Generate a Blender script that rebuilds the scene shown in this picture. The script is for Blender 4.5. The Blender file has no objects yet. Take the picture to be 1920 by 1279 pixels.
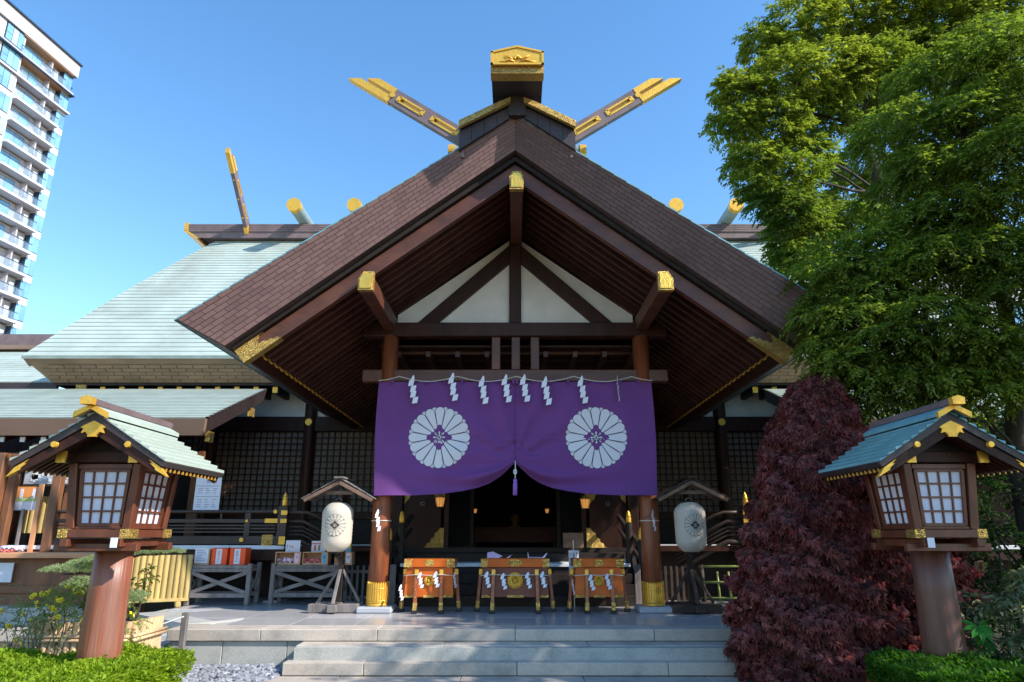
import bpy, math, random
import numpy as np
from mathutils import Vector, Matrix
R = math.radians
random.seed(7)
rng = np.random.default_rng(11)
scene = bpy.context.scene
COL = scene.collection

# ------------------------------------------------------------------ camera, sky, sun
cam_d = bpy.data.cameras.new("camera")
cam_d.sensor_width = 36.0
cam_d.lens = 24.0
cam_d.shift_x = -0.0031
cam_d.clip_start = 0.05
cam_d.clip_end = 2000
cam = bpy.data.objects.new("camera", cam_d)
COL.objects.link(cam)
cam.location = (0, 0, 1.6)
cam.rotation_euler = (R(90 + 15.8), 0, 0)
scene.camera = cam

SUN = Vector((0.72, -0.335, 0.62)).normalized()      # direction towards the sun
SUN_EL = math.asin(SUN.z)
world = bpy.data.worlds.new("World")
scene.world = world
world.use_nodes = True
wn = world.node_tree
for n in list(wn.nodes): wn.nodes.remove(n)
wo = wn.nodes.new("ShaderNodeOutputWorld")
bg = wn.nodes.new("ShaderNodeBackground")
sky = wn.nodes.new("ShaderNodeTexSky")
sky.sky_type = 'NISHITA'
sky.sun_disc = False
sky.sun_elevation = SUN_EL
sky.sun_rotation = math.atan2(SUN.x, SUN.y)
sky.altitude = 0
sky.air_density = 1.3
sky.dust_density = 0.1
sky.ozone_density = 4.0
bg.inputs[1].default_value = 0.138
shs = wn.nodes.new("ShaderNodeHueSaturation")
shs.inputs["Saturation"].default_value = 1.17
wn.links.new(sky.outputs[0], shs.inputs["Color"])
wn.links.new(shs.outputs[0], bg.inputs[0])
wn.links.new(bg.outputs[0], wo.inputs[0])

sun_d = bpy.data.lights.new("sun", 'SUN')
sun_d.energy = 3.3
sun_d.angle = R(0.5)
sun_d.color = (1.0, 0.94, 0.85)
sun = bpy.data.objects.new("sun", sun_d)
COL.objects.link(sun)
sun.location = (20, -10, 30)
sun.rotation_euler = SUN.to_track_quat('Z', 'Y').to_euler()

vs = scene.view_settings
vs.view_transform = 'Standard'
vs.look = 'None'
vs.exposure = 1.05
vs.gamma = 1
vs.use_curve_mapping = False
scene.render.engine = 'CYCLES'
scene.cycles.max_bounces = 6
scene.cycles.diffuse_bounces = 3
scene.cycles.glossy_bounces = 3
scene.cycles.transmission_bounces = 4
scene.cycles.transparent_max_bounces = 8
scene.cycles.caustics_reflective = False
scene.cycles.caustics_refractive = False
scene.cycles.sample_clamp_indirect = 6
scene.cycles.use_denoising = True

# ------------------------------------------------------------------ materials
M = {}
def mat(name, col, rough=0.6, metal=0.0, var=0.25, vscale=3.0, stretch=(1, 1, 1), bump=0.0, bscale=30.0,
        rand=0.0, island=0.0, dirt=None, dscale=1.2, damt=0.6, spec=0.5, transl=None, emit=None, estr=0.0, coat=0.0, col2=None):
    m = bpy.data.materials.new(name)
    m.use_nodes = True
    nt = m.node_tree
    N, L = nt.nodes, nt.links
    b = N["Principled BSDF"]
    tc = N.new("ShaderNodeTexCoord")
    mp = N.new("ShaderNodeMapping")
    mp.inputs["Scale"].default_value = stretch
    L.new(tc.outputs["Object"], mp.inputs[0])
    no = N.new("ShaderNodeTexNoise")
    no.inputs["Scale"].default_value = vscale
    no.inputs["Detail"].default_value = 6
    no.inputs["Roughness"].default_value = 0.6
    L.new(mp.outputs[0], no.inputs["Vector"])
    cr = N.new("ShaderNodeValToRGB")
    c2 = col2 or tuple(min(1, c * (1 + var)) for c in col)
    c1 = tuple(c * (1 - var) for c in col) if not col2 else col
    cr.color_ramp.elements[0].position = 0.3
    cr.color_ramp.elements[1].position = 0.7
    cr.color_ramp.elements[0].color = (*c1, 1)
    cr.color_ramp.elements[1].color = (*c2, 1)
    L.new(no.outputs["Fac"], cr.inputs[0])
    out = cr.outputs[0]
    if dirt:
        n2 = N.new("ShaderNodeTexNoise")
        n2.inputs["Scale"].default_value = dscale
        n2.inputs["Detail"].default_value = 8
        n2.inputs["Roughness"].default_value = 0.7
        L.new(mp.outputs[0], n2.inputs["Vector"])
        r2 = N.new("ShaderNodeMapRange")
        r2.inputs[1].default_value = 0.48
        r2.inputs[2].default_value = 0.72
        r2.inputs[4].default_value = damt
        L.new(n2.outputs["Fac"], r2.inputs[0])
        mx = N.new("ShaderNodeMix"); mx.data_type = 'RGBA'
        L.new(r2.outputs[0], mx.inputs[0]); L.new(out, mx.inputs[6])
        mx.inputs[7].default_value = (*dirt, 1)
        out = mx.outputs[2]
    if rand or island:
        hs = N.new("ShaderNodeHueSaturation")
        src = None
        if island:
            g = N.new("ShaderNodeNewGeometry"); src = g.outputs["Random Per Island"]; a = island
        else:
            g = N.new("ShaderNodeObjectInfo"); src = g.outputs["Random"]; a = rand
        mr = N.new("ShaderNodeMapRange")
        mr.inputs[3].default_value = 1 - a; mr.inputs[4].default_value = 1 + a
        L.new(src, mr.inputs[0]); L.new(mr.outputs[0], hs.inputs["Value"]); L.new(out, hs.inputs["Color"])
        out = hs.outputs[0]
    if name == "gold_relief":            # chased scrollwork with a darker brown in the grooves
        vo = N.new("ShaderNodeTexVoronoi"); vo.feature = 'DISTANCE_TO_EDGE'; vo.inputs["Scale"].default_value = 52
        wv = N.new("ShaderNodeVectorMath"); wv.operation = 'ADD'; n9 = N.new("ShaderNodeTexNoise"); n9.inputs["Scale"].default_value = 12
        L.new(mp.outputs[0], n9.inputs["Vector"]); L.new(mp.outputs[0], wv.inputs[0])
        sc9 = N.new("ShaderNodeVectorMath"); sc9.operation = 'SCALE'; sc9.inputs["Scale"].default_value = 0.09
        L.new(n9.outputs["Color"], sc9.inputs[0]); L.new(sc9.outputs[0], wv.inputs[1]); L.new(wv.outputs[0], vo.inputs["Vector"])
        m9 = N.new("ShaderNodeMapRange"); m9.inputs[1].default_value = 0.02; m9.inputs[2].default_value = 0.16
        L.new(vo.outputs["Distance"], m9.inputs[0])
        x9 = N.new("ShaderNodeMix"); x9.data_type = 'RGBA'; L.new(m9.outputs[0], x9.inputs[0])
        x9.inputs[6].default_value = (0.48, 0.25, 0.05, 1); L.new(out, x9.inputs[7]); out = x9.outputs[2]
        b9 = N.new("ShaderNodeBump"); b9.inputs["Strength"].default_value = 0.9; b9.inputs["Distance"].default_value = 0.012
        L.new(m9.outputs[0], b9.inputs["Height"]); L.new(b9.outputs[0], b.inputs["Normal"]); bump = 0
    L.new(out, b.inputs["Base Color"])
    b.inputs["Roughness"].default_value = rough
    b.inputs["Metallic"].default_value = metal
    b.inputs["Specular IOR Level"].default_value = spec
    if coat: b.inputs["Coat Weight"].default_value = coat; b.inputs["Coat Roughness"].default_value = 0.15
    if bump:
        n3 = N.new("ShaderNodeTexNoise")
        n3.inputs["Scale"].default_value = bscale; n3.inputs["Detail"].default_value = 5
        L.new(mp.outputs[0], n3.inputs["Vector"])
        bp = N.new("ShaderNodeBump"); bp.inputs["Strength"].default_value = bump; bp.inputs["Distance"].default_value = 0.02
        L.new(n3.outputs["Fac"], bp.inputs["Height"]); L.new(bp.outputs[0], b.inputs["Normal"])
    if name == "tower_rail":
        tp_ = N.new("ShaderNodeBsdfTransparent"); ms_ = N.new("ShaderNodeMixShader"); ms_.inputs[0].default_value = 0.7
        L.new(b.outputs[0], ms_.inputs[1]); L.new(tp_.outputs[0], ms_.inputs[2]); L.new(ms_.outputs[0], N["Material Output"].inputs[0])
    if emit:
        b.inputs["Emission Color"].default_value = (*emit, 1); b.inputs["Emission Strength"].default_value = estr
    if transl:
        tr = N.new("ShaderNodeBsdfTranslucent")
        hm = N.new("ShaderNodeMix"); hm.data_type = 'RGBA'; hm.blend_type = 'MULTIPLY'; hm.inputs[0].default_value = 1
        L.new(out, hm.inputs[6]); hm.inputs[7].default_value = (*transl, 1)
        L.new(hm.outputs[2], tr.inputs[0])
        ms = N.new("ShaderNodeMixShader"); ms.inputs[0].default_value = 0.42
        L.new(b.outputs[0], ms.inputs[1]); L.new(tr.outputs[0], ms.inputs[2])
        L.new(ms.outputs[0], N["Material Output"].inputs[0])
    M[name] = m
    return m

mat("wood_dark", (0.042, 0.014, 0.008), 0.5, spec=0.25, var=0.45, vscale=4, stretch=(1, 1, 0.35), bump=0.25, bscale=40, rand=0.2)
mat("wood_beam", (0.115, 0.038, 0.020), 0.45, var=0.4, vscale=4, stretch=(0.4, 1, 1), bump=0.2, bscale=40, rand=0.15)
mat("wood_pillar", (0.27, 0.075, 0.026), 0.42, var=0.4, vscale=14, stretch=(1, 1, 0.12), bump=0.15, bscale=30, dirt=(0.10, 0.03, 0.015), dscale=3)
mat("wood_rafter", (0.070, 0.022, 0.013), 0.5, var=0.35, vscale=5, stretch=(1, 1, 1), rand=0.3)
mat("wood_black", (0.028, 0.020, 0.017), 0.55, spec=0.25, var=0.35, vscale=5, bump=0.15, rand=0.2)
mat("wood_rail", (0.055, 0.034, 0.026), 0.5, var=0.4, vscale=6, stretch=(0.3, 1, 1), bump=0.2)
mat("wood_grey", (0.19, 0.165, 0.155), 0.75, var=0.35, vscale=6, stretch=(1, 1, 0.4), bump=0.3, rand=0.15)
mat("wood_stand", (0.20, 0.115, 0.075), 0.7, var=0.4, vscale=7, bump=0.3, rand=0.15)
mat("wood_orange", (0.62, 0.125, 0.012), 0.45, var=0.22, vscale=5, stretch=(0.4, 1, 1), spec=0.3)
mat("wood_redbrown", (0.20, 0.062, 0.038), 0.5, var=0.25, vscale=5, stretch=(0.4, 1, 1), spec=0.3)
mat("wood_leg", (0.33, 0.085, 0.030), 0.38, var=0.3, vscale=7, coat=0.2)
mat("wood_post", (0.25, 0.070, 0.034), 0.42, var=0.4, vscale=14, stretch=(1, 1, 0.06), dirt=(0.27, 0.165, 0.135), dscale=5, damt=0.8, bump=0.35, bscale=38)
mat("wood_post_shaded", (0.13, 0.050, 0.034), 0.42, var=0.4, vscale=14, stretch=(1, 1, 0.06), dirt=(0.17, 0.12, 0.11), dscale=5, damt=0.7, bump=0.35, bscale=38)  # darker copy of the post wood, shade put into its colour
mat("wood_lantern", (0.135, 0.040, 0.020), 0.4, var=0.35, vscale=7, stretch=(1, 1, 0.3), bump=0.1)
mat("wood_counter", (0.62, 0.30, 0.15), 0.5, var=0.2, vscale=5, stretch=(0.2, 1, 1))
mat("wood_tray", (0.62, 0.36, 0.20), 0.55, var=0.2, vscale=8)
mat("wood_shop", (0.20, 0.085, 0.040), 0.55, var=0.35, vscale=5, stretch=(1, 1, 0.3))
mat("bamboo_old", (0.50, 0.36, 0.13), 0.55, var=0.2, vscale=8, stretch=(1, 1, 0.3), rand=0.15)
mat("bamboo_pale", (0.68, 0.46, 0.26), 0.5, var=0.2, vscale=10, stretch=(1, 1, 0.3), rand=0.12)
mat("bamboo_green", (0.26, 0.30, 0.07), 0.4, var=0.2, vscale=8)
mat("gold", (1.0, 0.54, 0.10), 0.30, metal=0.85, var=0.15, vscale=14, bump=0.5, bscale=45)
mat("gold_matt", (0.92, 0.50, 0.07), 0.42, metal=0.5, var=0.12, vscale=10, bump=0.25, bscale=30)
mat("gold_relief", (1.0, 0.57, 0.17), 0.34, metal=0.7, var=0.3, vscale=26, bump=0.6, bscale=24)
mat("copper_shingle", (0.200, 0.108, 0.096), 0.62, var=0.16, vscale=1.3, rand=0.13, bump=0.08)
mat("copper_shingle_shaded", (0.140, 0.078, 0.070), 0.62, var=0.16, vscale=1.3, island=0.13, bump=0.08)  # right verge: same copper as the left, darkened to paint in its shade
mat("copper_dark", (0.045, 0.030, 0.030), 0.5, var=0.3, vscale=2.5, rand=0.15, bump=0.3, bscale=8)
mat("copper_chigi", (0.19, 0.135, 0.135), 0.5, var=0.25, vscale=3, bump=0.1)
mat("copper_joint", (0.080, 0.050, 0.045), 0.7)
mat("copper_bronze", (0.24, 0.15, 0.085), 0.55, var=0.3, vscale=1.6, stretch=(0.5, 1, 1), island=0.12)
mat("copper_brown", (0.26, 0.165, 0.12), 0.5, var=0.2, vscale=1.2, stretch=(0.3, 1, 1))
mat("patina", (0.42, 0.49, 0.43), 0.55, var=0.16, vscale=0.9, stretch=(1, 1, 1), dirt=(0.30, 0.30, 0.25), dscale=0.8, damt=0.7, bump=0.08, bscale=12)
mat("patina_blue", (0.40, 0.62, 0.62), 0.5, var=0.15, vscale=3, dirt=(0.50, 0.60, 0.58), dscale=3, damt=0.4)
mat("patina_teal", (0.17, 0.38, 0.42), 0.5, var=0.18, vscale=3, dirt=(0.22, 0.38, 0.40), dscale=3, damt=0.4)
mat("lap_shade", (0.25, 0.30, 0.27), 0.7)  # lap seams painted dark: shade under each course, with some grime
mat("log_green", (0.26, 0.33, 0.31), 0.5, var=0.3, vscale=2)
mat("plaster", (0.84, 0.79, 0.72), 0.9, var=0.08, vscale=2, dirt=(0.62, 0.56, 0.48), dscale=1.6, damt=0.45, bump=0.08, bscale=12)
mat("paper", (0.78, 0.76, 0.82), 0.8, var=0.03, vscale=6)
mat("paper_dim", (0.19, 0.165, 0.145), 0.8, var=0.2, vscale=1.5)
mat("shoji", (0.74, 0.74, 0.86), 0.6, var=0.04, vscale=4, rand=0.04)
mat("lacquer_white", (0.74, 0.76, 0.80), 0.5, var=0.05)
mat("cloth", (0.175, 0.060, 0.230), 0.8, var=0.07, vscale=1.2, spec=0.2, bump=0.12, bscale=250)
mat("cloth_print", (0.74, 0.72, 0.76), 0.8, var=0.02)
mat("print_line", (0.04, 0.025, 0.07), 0.8, var=0.02)
mat("tassel_purple", (0.30, 0.13, 0.50), 0.8, var=0.25, vscale=60, stretch=(1, 1, 0.05))
mat("rope", (0.66, 0.60, 0.50), 0.85, var=0.15, vscale=60)
mat("rope_white", (0.82, 0.80, 0.78), 0.85, var=0.08, vscale=60)
mat("shide", (0.86, 0.86, 0.92), 0.75, var=0.02)
mat("chochin", (0.58, 0.51, 0.42), 0.55, var=0.06, vscale=3, stretch=(1, 1, 2))
mat("ink", (0.02, 0.018, 0.02), 0.7)
mat("ink_soft", (0.22, 0.21, 0.26), 0.8)
mat("red_box", (0.95, 0.095, 0.015), 0.45, var=0.04)
mat("red_dark", (0.45, 0.03, 0.012), 0.45, var=0.04)
mat("granite", (0.50, 0.43, 0.36), 0.72, var=0.16, vscale=70, bump=0.15, bscale=90, dirt=(0.22, 0.20, 0.175), dscale=2.4, damt=0.7, rand=0.10)
mat("granite_base", (0.44, 0.43, 0.39), 0.8, var=0.18, vscale=60, bump=0.2, bscale=90, dirt=(0.15, 0.19, 0.17), dscale=3, damt=0.6, rand=0.08)
mat("floor_stone", (0.46, 0.44, 0.44), 0.24, var=0.08, vscale=30, dirt=(0.34, 0.33, 0.34), dscale=1.5, damt=0.5, rand=0.10, bump=0.02, bscale=60)
mat("plinth_stone", (0.44, 0.45, 0.48), 0.6, var=0.08, vscale=60, bump=0.08)
mat("gravel", (0.26, 0.27, 0.30), 0.8, var=0.2, vscale=9, island=0.45, bump=0.2)
mat("soil", (0.07, 0.055, 0.04), 0.95, var=0.4, vscale=6, bump=0.6, bscale=25)
mat("paving", (0.33, 0.32, 0.31), 0.8, var=0.12, vscale=8, bump=0.2, bscale=60)
mat("asphalt", (0.06, 0.06, 0.06), 0.9, var=0.2, vscale=20)
mat("rubber", (0.015, 0.015, 0.015), 0.6)
mat("tower_white", (0.70, 0.69, 0.70), 0.6, var=0.03, vscale=0.3)
mat("tower_grey", (0.52, 0.48, 0.50), 0.6, var=0.06, vscale=0.5)
mat("tower_soffit", (0.56, 0.29, 0.14), 0.6, var=0.05)
mat("tower_frame", (0.04, 0.07, 0.12), 0.4)
mat("tower_glass", (0.22, 0.45, 0.66), 0.08, var=0.25, vscale=0.35, rand=0.25)
mat("tower_curtain", (0.40, 0.43, 0.50), 0.6, var=0.1)
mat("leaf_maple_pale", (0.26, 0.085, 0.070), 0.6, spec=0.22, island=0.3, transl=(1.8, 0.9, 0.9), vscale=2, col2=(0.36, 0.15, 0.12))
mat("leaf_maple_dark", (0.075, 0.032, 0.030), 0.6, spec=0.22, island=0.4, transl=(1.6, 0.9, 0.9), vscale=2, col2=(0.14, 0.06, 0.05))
mat("tower_rail", (0.25, 0.40, 0.52), 0.15, var=0.15, vscale=0.5, rand=0.1)
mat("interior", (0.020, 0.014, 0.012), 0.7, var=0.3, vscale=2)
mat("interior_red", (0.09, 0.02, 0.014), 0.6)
mat("glass_dark", (0.012, 0.013, 0.013), 0.5, var=0.1, spec=0.05)
mat("lamp_glow", (0.7, 0.4, 0.12), 0.5, emit=(1.0, 0.42, 0.10), estr=0.25)
mat("bark", (0.055, 0.042, 0.032), 0.9, var=0.4, vscale=7, stretch=(1, 1, 0.3), bump=0.8, bscale=18)
mat("leaf_sunlit", (0.125, 0.165, 0.025), 0.6, spec=0.22, var=0.4, vscale=0.7, island=0.35, transl=(1.9, 2.0, 0.9), col2=(0.27, 0.30, 0.045))  # sunlit clumps of the tall tree: sunlight painted as a yellower leaf
mat("leaf_green", (0.085, 0.120, 0.022), 0.6, spec=0.22, var=0.4, vscale=0.6, island=0.4, transl=(1.8, 2.0, 0.9), col2=(0.23, 0.28, 0.04))
mat("leaf_dark", (0.022, 0.048, 0.016), 0.6, spec=0.22, island=0.4, transl=(1.4, 1.7, 0.8), vscale=0.8, col2=(0.045, 0.085, 0.025))
mat("leaf_maple", (0.21, 0.062, 0.060), 0.6, spec=0.22, island=0.4, transl=(1.8, 0.8, 0.9), vscale=1.4, col2=(0.34, 0.12, 0.11))
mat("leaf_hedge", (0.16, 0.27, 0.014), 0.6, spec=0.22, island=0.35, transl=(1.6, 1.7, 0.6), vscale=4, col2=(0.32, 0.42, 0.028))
mat("leaf_hedge_shaded", (0.045, 0.13, 0.012), 0.6, spec=0.22, island=0.4, transl=(1.5, 1.7, 0.6), vscale=4, col2=(0.09, 0.20, 0.02))  # hedge leaf again, darkened so its colour carries the shade
mat("leaf_pine", (0.26, 0.33, 0.15), 0.6, spec=0.22, island=0.3, transl=(1.2, 1.3, 0.9), vscale=3, col2=(0.42, 0.48, 0.26))
mat("leaf_bush", (0.20, 0.26, 0.07), 0.6, spec=0.22, island=0.35, transl=(1.5, 1.6, 0.7), vscale=3, col2=(0.24, 0.30, 0.09))
mat("leaf_variegated", (0.10, 0.13, 0.06), 0.6, spec=0.22, island=0.3, transl=(1.2, 1.3, 0.9), vscale=14, col2=(0.36, 0.38, 0.22))
mat("leaf_fatsia", (0.05, 0.26, 0.035), 0.6, spec=0.22, transl=(1.3, 1.6, 0.8), var=0.15)
mat("flower_yellow", (0.90, 0.68, 0.01), 0.6, island=0.15, var=0.1)
mat("stem_grey", (0.20, 0.20, 0.13), 0.8, var=0.3)
mat("pink", (0.72, 0.18, 0.18), 0.7, island=0.2)
mat("pink_pale", (0.75, 0.52, 0.66), 0.7, island=0.2)
mat("card_orange", (0.80, 0.30, 0.08), 0.6)
mat("card_green", (0.45, 0.55, 0.20), 0.6)
mat("card_blue", (0.12, 0.45, 0.68), 0.6)
mat("card_yellow", (0.90, 0.55, 0.04), 0.6)
mat("card_grey", (0.42, 0.43, 0.45), 0.6, island=0.4)
mat("amulet", (0.62, 0.60, 0.74), 0.6, island=0.4)
mat("amulet_red", (0.55, 0.14, 0.12), 0.6, island=0.3)
mat("maroon", (0.22, 0.09, 0.085), 0.7)
mat("steel", (0.45, 0.45, 0.47), 0.4, metal=0.8)

# ------------------------------------------------------------------ helpers
BASE = {}                                   # world position of a thing's root, for parts given in world coordinates
def thing(name, label, cat, loc=(0, 0, 0), group=None, rz=0.0):
    o = bpy.data.objects.new(name, None)
    COL.objects.link(o)
    o.empty_display_size = 0.2
    o.location = loc; o.rotation_euler = (0, 0, rz)
    o['label'] = label; o['category'] = cat
    if group: o['group'] = group
    BASE[o] = Vector(loc)
    return o
def tag(o, label, cat, group=None):
    o['label'] = label; o['category'] = cat
    if group: o['group'] = group
    return o
def link(name, me, parent=None, kind=None):
    o = bpy.data.objects.new(name, me)
    COL.objects.link(o)
    if parent is not None:
        o.parent = parent
        BASE[o] = BASE.get(parent, Vector((0, 0, 0)))
    if kind: o['kind'] = kind
    return o
def dup(root, loc, label, group=None, rz=None):
    r = root.copy(); COL.objects.link(r); r.location = loc
    if rz is not None: r.rotation_euler = (0, 0, rz)
    r['label'] = label
    if group: r['group'] = group
    for ch in list(root.children):
        c = ch.copy(); COL.objects.link(c); c.parent = r
        for g in ch.children:
            d = g.copy(); COL.objects.link(d); d.parent = c
    BASE[r] = Vector(loc)
    return r

class B:
    """collects shapes for one mesh"""
    def __init__(s): s.v = []; s.f = []; s.sm = []
    def add(s, V, F, smooth=False):
        k = len(s.v); s.v += [tuple(p) for p in V]
        s.f += [tuple(i + k for i in f) for f in F]; s.sm += [smooth] * len(F)
        return s
    def frame(s, c, ax, ay, az, hx, hy, hz, ch=0.0):
        c = Vector(c)
        if ch <= 0:
            V = [c + ax * (hx * i) + ay * (hy * j) + az * (hz * k) for i in (-1, 1) for j in (-1, 1) for k in (-1, 1)]
            F = [(0, 1, 3, 2), (4, 6, 7, 5), (0, 4, 5, 1), (2, 3, 7, 6), (0, 2, 6, 4), (1, 5, 7, 3)]
            return s.add(V, F)
        ch = min(ch, hx * .45, hy * .45, hz * .45)
        V = []; idx = {}
        for i in (-1, 1):
            for j in (-1, 1):
                for k in (-1, 1):
                    for a in range(3):
                        h = [hx - ch, hy - ch, hz - ch]; h[a] += ch
                        idx[(i, j, k, a)] = len(V)
                        V.append(c + ax * (h[0] * i) + ay * (h[1] * j) + az * (h[2] * k))
        F = []
        q = [(-1, -1), (1, -1), (1, 1), (-1, 1)]
        for sg in (-1, 1):
            F.append(tuple(idx[(sg, a, b, 0)] for a, b in (q if sg > 0 else q[::-1])))
            F.append(tuple(idx[(a, sg, b, 1)] for a, b in (q[::-1] if sg > 0 else q)))
            F.append(tuple(idx[(a, b, sg, 2)] for a, b in (q if sg > 0 else q[::-1])))
        for a in (-1, 1):
            for b in (-1, 1):
                F.append((idx[(-1, a, b, 1)], idx[(1, a, b, 1)], idx[(1, a, b, 2)], idx[(-1, a, b, 2)]))
                F.append((idx[(a, -1, b, 0)], idx[(a, 1, b, 0)], idx[(a, 1, b, 2)], idx[(a, -1, b, 2)]))
                F.append((idx[(a, b, -1, 0)], idx[(a, b, 1, 0)], idx[(a, b, 1, 1)], idx[(a, b, -1, 1)]))
                for k in (-1, 1): F.append((idx[(a, b, k, 0)], idx[(a, b, k, 1)], idx[(a, b, k, 2)]))
        return s.add(V, F)
    def box(s, x0, x1, y0, y1, z0, z1, ch=0.0):
        return s.frame(((x0 + x1) / 2, (y0 + y1) / 2, (z0 + z1) / 2), Vector((1, 0, 0)), Vector((0, 1, 0)), Vector((0, 0, 1)),
                       abs(x1 - x0) / 2, abs(y1 - y0) / 2, abs(z1 - z0) / 2, ch)
    def beam(s, p0, p1, w, h, up=(0, 0, 1), ch=0.0):
        p0 = Vector(p0); p1 = Vector(p1); d = (p1 - p0); L = d.length; d.normalize()
        side = d.cross(Vector(up)).normalized(); u = side.cross(d).normalized()
        return s.frame((p0 + p1) / 2, d, side, u, L / 2, w / 2, h / 2, ch)
    def cyl(s, p0, p1, r0, r1=None, n=16, caps=True, smooth=True):
        if r1 is None: r1 = r0
        p0 = Vector(p0); p1 = Vector(p1); d = (p1 - p0).normalized()
        a = d.orthogonal().normalized(); b = d.cross(a)
        V = []
        for p, r in ((p0, r0), (p1, r1)):
            for i in range(n):
                t = 2 * math.pi * i / n
                V.append(p + (a * math.cos(t) + b * math.sin(t)) * r)
        F = [(i, (i + 1) % n, n + (i + 1) % n, n + i) for i in range(n)]
        s.add(V, F, smooth)
        if caps:
            s.add(V[:n], [tuple(range(n))[::-1]]); s.add(V[n:], [tuple(range(n))])
        return s
    def tube(s, pts, r, n=8, smooth=True, caps=True):
        pts = [Vector(p) for p in pts]; V = []
        rr = r if isinstance(r, (list, tuple)) else [r] * len(pts)
        d = (pts[1] - pts[0]).normalized(); a = d.orthogonal().normalized()
        for k, p in enumerate(pts):
            if k == 0: d = pts[1] - pts[0]
            elif k == len(pts) - 1: d = pts[-1] - pts[-2]
            else: d = pts[k + 1] - pts[k - 1]
            d.normalize(); a = (a - d * a.dot(d)).normalized(); b = d.cross(a)
            for i in range(n):
                t = 2 * math.pi * i / n
                V.append(p + (a * math.cos(t) + b * math.sin(t)) * rr[k])
        F = []
        for k in range(len(pts) - 1):
            for i in range(n):
                j = (i + 1) % n
                F.append((k * n + i, k * n + j, (k + 1) * n + j, (k + 1) * n + i))
        if caps: F += [tuple(range(n))[::-1], tuple(range((len(pts) - 1) * n, len(pts) * n))]
        return s.add(V, F, smooth)
    def lathe(s, prof, c=(0, 0, 0), n=24, smooth=True):
        V = []; c = Vector(c)
        for r, z in prof:
            for i in range(n):
                t = 2 * math.pi * i / n
                V.append(c + Vector((r * math.cos(t), r * math.sin(t), z)))
        F = []
        for k in range(len(prof) - 1):
            for i in range(n):
                j = (i + 1) % n
                F.append((k * n + i, k * n + j, (k + 1) * n + j, (k + 1) * n + i))
        F += [tuple(range(n))[::-1], tuple(range((len(prof) - 1) * n, len(prof) * n))]
        return s.add(V, F, smooth)
    def prism(s, poly, fn, d0, d1):
        """2-D polygon extruded: fn(a, b, d) -> point"""
        n = len(poly)
        V = [fn(a, b, d0) for a, b in poly] + [fn(a, b, d1) for a, b in poly]
        F = [tuple(range(n))[::-1], tuple(range(n, 2 * n))] + [(i, (i + 1) % n, n + (i + 1) % n, n + i) for i in range(n)]
        return s.add(V, F)
    def slab(s, quad, off):
        """a quad given by four points, thickened by the vector off"""
        V = [Vector(p) for p in quad] + [Vector(p) + Vector(off) for p in quad]
        return s.add(V, [(0, 1, 2, 3)[::-1], (4, 5, 6, 7), (0, 1, 5, 4), (1, 2, 6, 5), (2, 3, 7, 6), (3, 0, 4, 7)])
    def mesh(s, name, material, origin=(0, 0, 0)):
        me = bpy.data.meshes.new(name)
        o = Vector(origin)
        me.from_pydata([tuple(Vector(p) - o) for p in s.v], [], s.f)
        me.polygons.foreach_set("use_smooth", s.sm)
        me.materials.append(M[material])
        me.validate()
        return me
    def out(s, name, material, parent=None, kind=None):
        org = BASE.get(parent, Vector((0, 0, 0))) if parent is not None else Vector((0, 0, 0))
        me = s.mesh(name, material, org)
        # normals outward
        import bmesh
        bm = bmesh.new(); bm.from_mesh(me); bmesh.ops.recalc_face_normals(bm, faces=bm.faces); bm.to_mesh(me); bm.free()
        return link(name, me, parent, kind)
def one(name, material, parent=None, **k):
    """a single chamfered box as a part: box=(x0,x1,y0,y1,z0,z1)"""
    return B().box(*k['box'], k.get('ch', 0.0)).out(name, material, parent, k.get('kind'))
def ground_mesh(o, label=None, cat=None):
    """re-centre a world-space single-mesh thing at its base"""
    me = o.data; n = len(me.vertices); a = np.empty(n * 3, dtype=np.float32); me.vertices.foreach_get("co", a)
    a = a.reshape(-1, 3); lo = a.min(0); hi = a.max(0); c = Vector(((lo[0] + hi[0]) / 2, (lo[1] + hi[1]) / 2, lo[2]))
    a -= np.array(c, dtype=np.float32); me.vertices.foreach_set("co", a.ravel()); me.update(); o.location = c
    return o
def solo(b, name, material, label, cat, group=None):
    o = ground_mesh(b.out(name, material)); tag(o, label, cat, group); return o
FONT = None
def text(name, body, size, parent, loc, material='ink', rot=(R(90), 0, 0), align='CENTER', spacing=1.0):
    c = bpy.data.curves.new(name, 'FONT')
    c.body = body; c.size = size; c.align_x = align; c.align_y = 'CENTER'; c.space_line = spacing
    c.resolution_u = 2
    o = bpy.data.objects.new(name, c); COL.objects.link(o)
    dg = bpy.context.evaluated_depsgraph_get()
    me = bpy.data.meshes.new_from_object(o.evaluated_get(dg))
    bpy.data.objects.remove(o)
    me.materials.clear(); me.materials.append(M[material])
    t = link(name, me, parent)
    t.location = Vector(loc) - BASE.get(parent, Vector((0, 0, 0)))
    t.rotation_euler = rot
    return t
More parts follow.
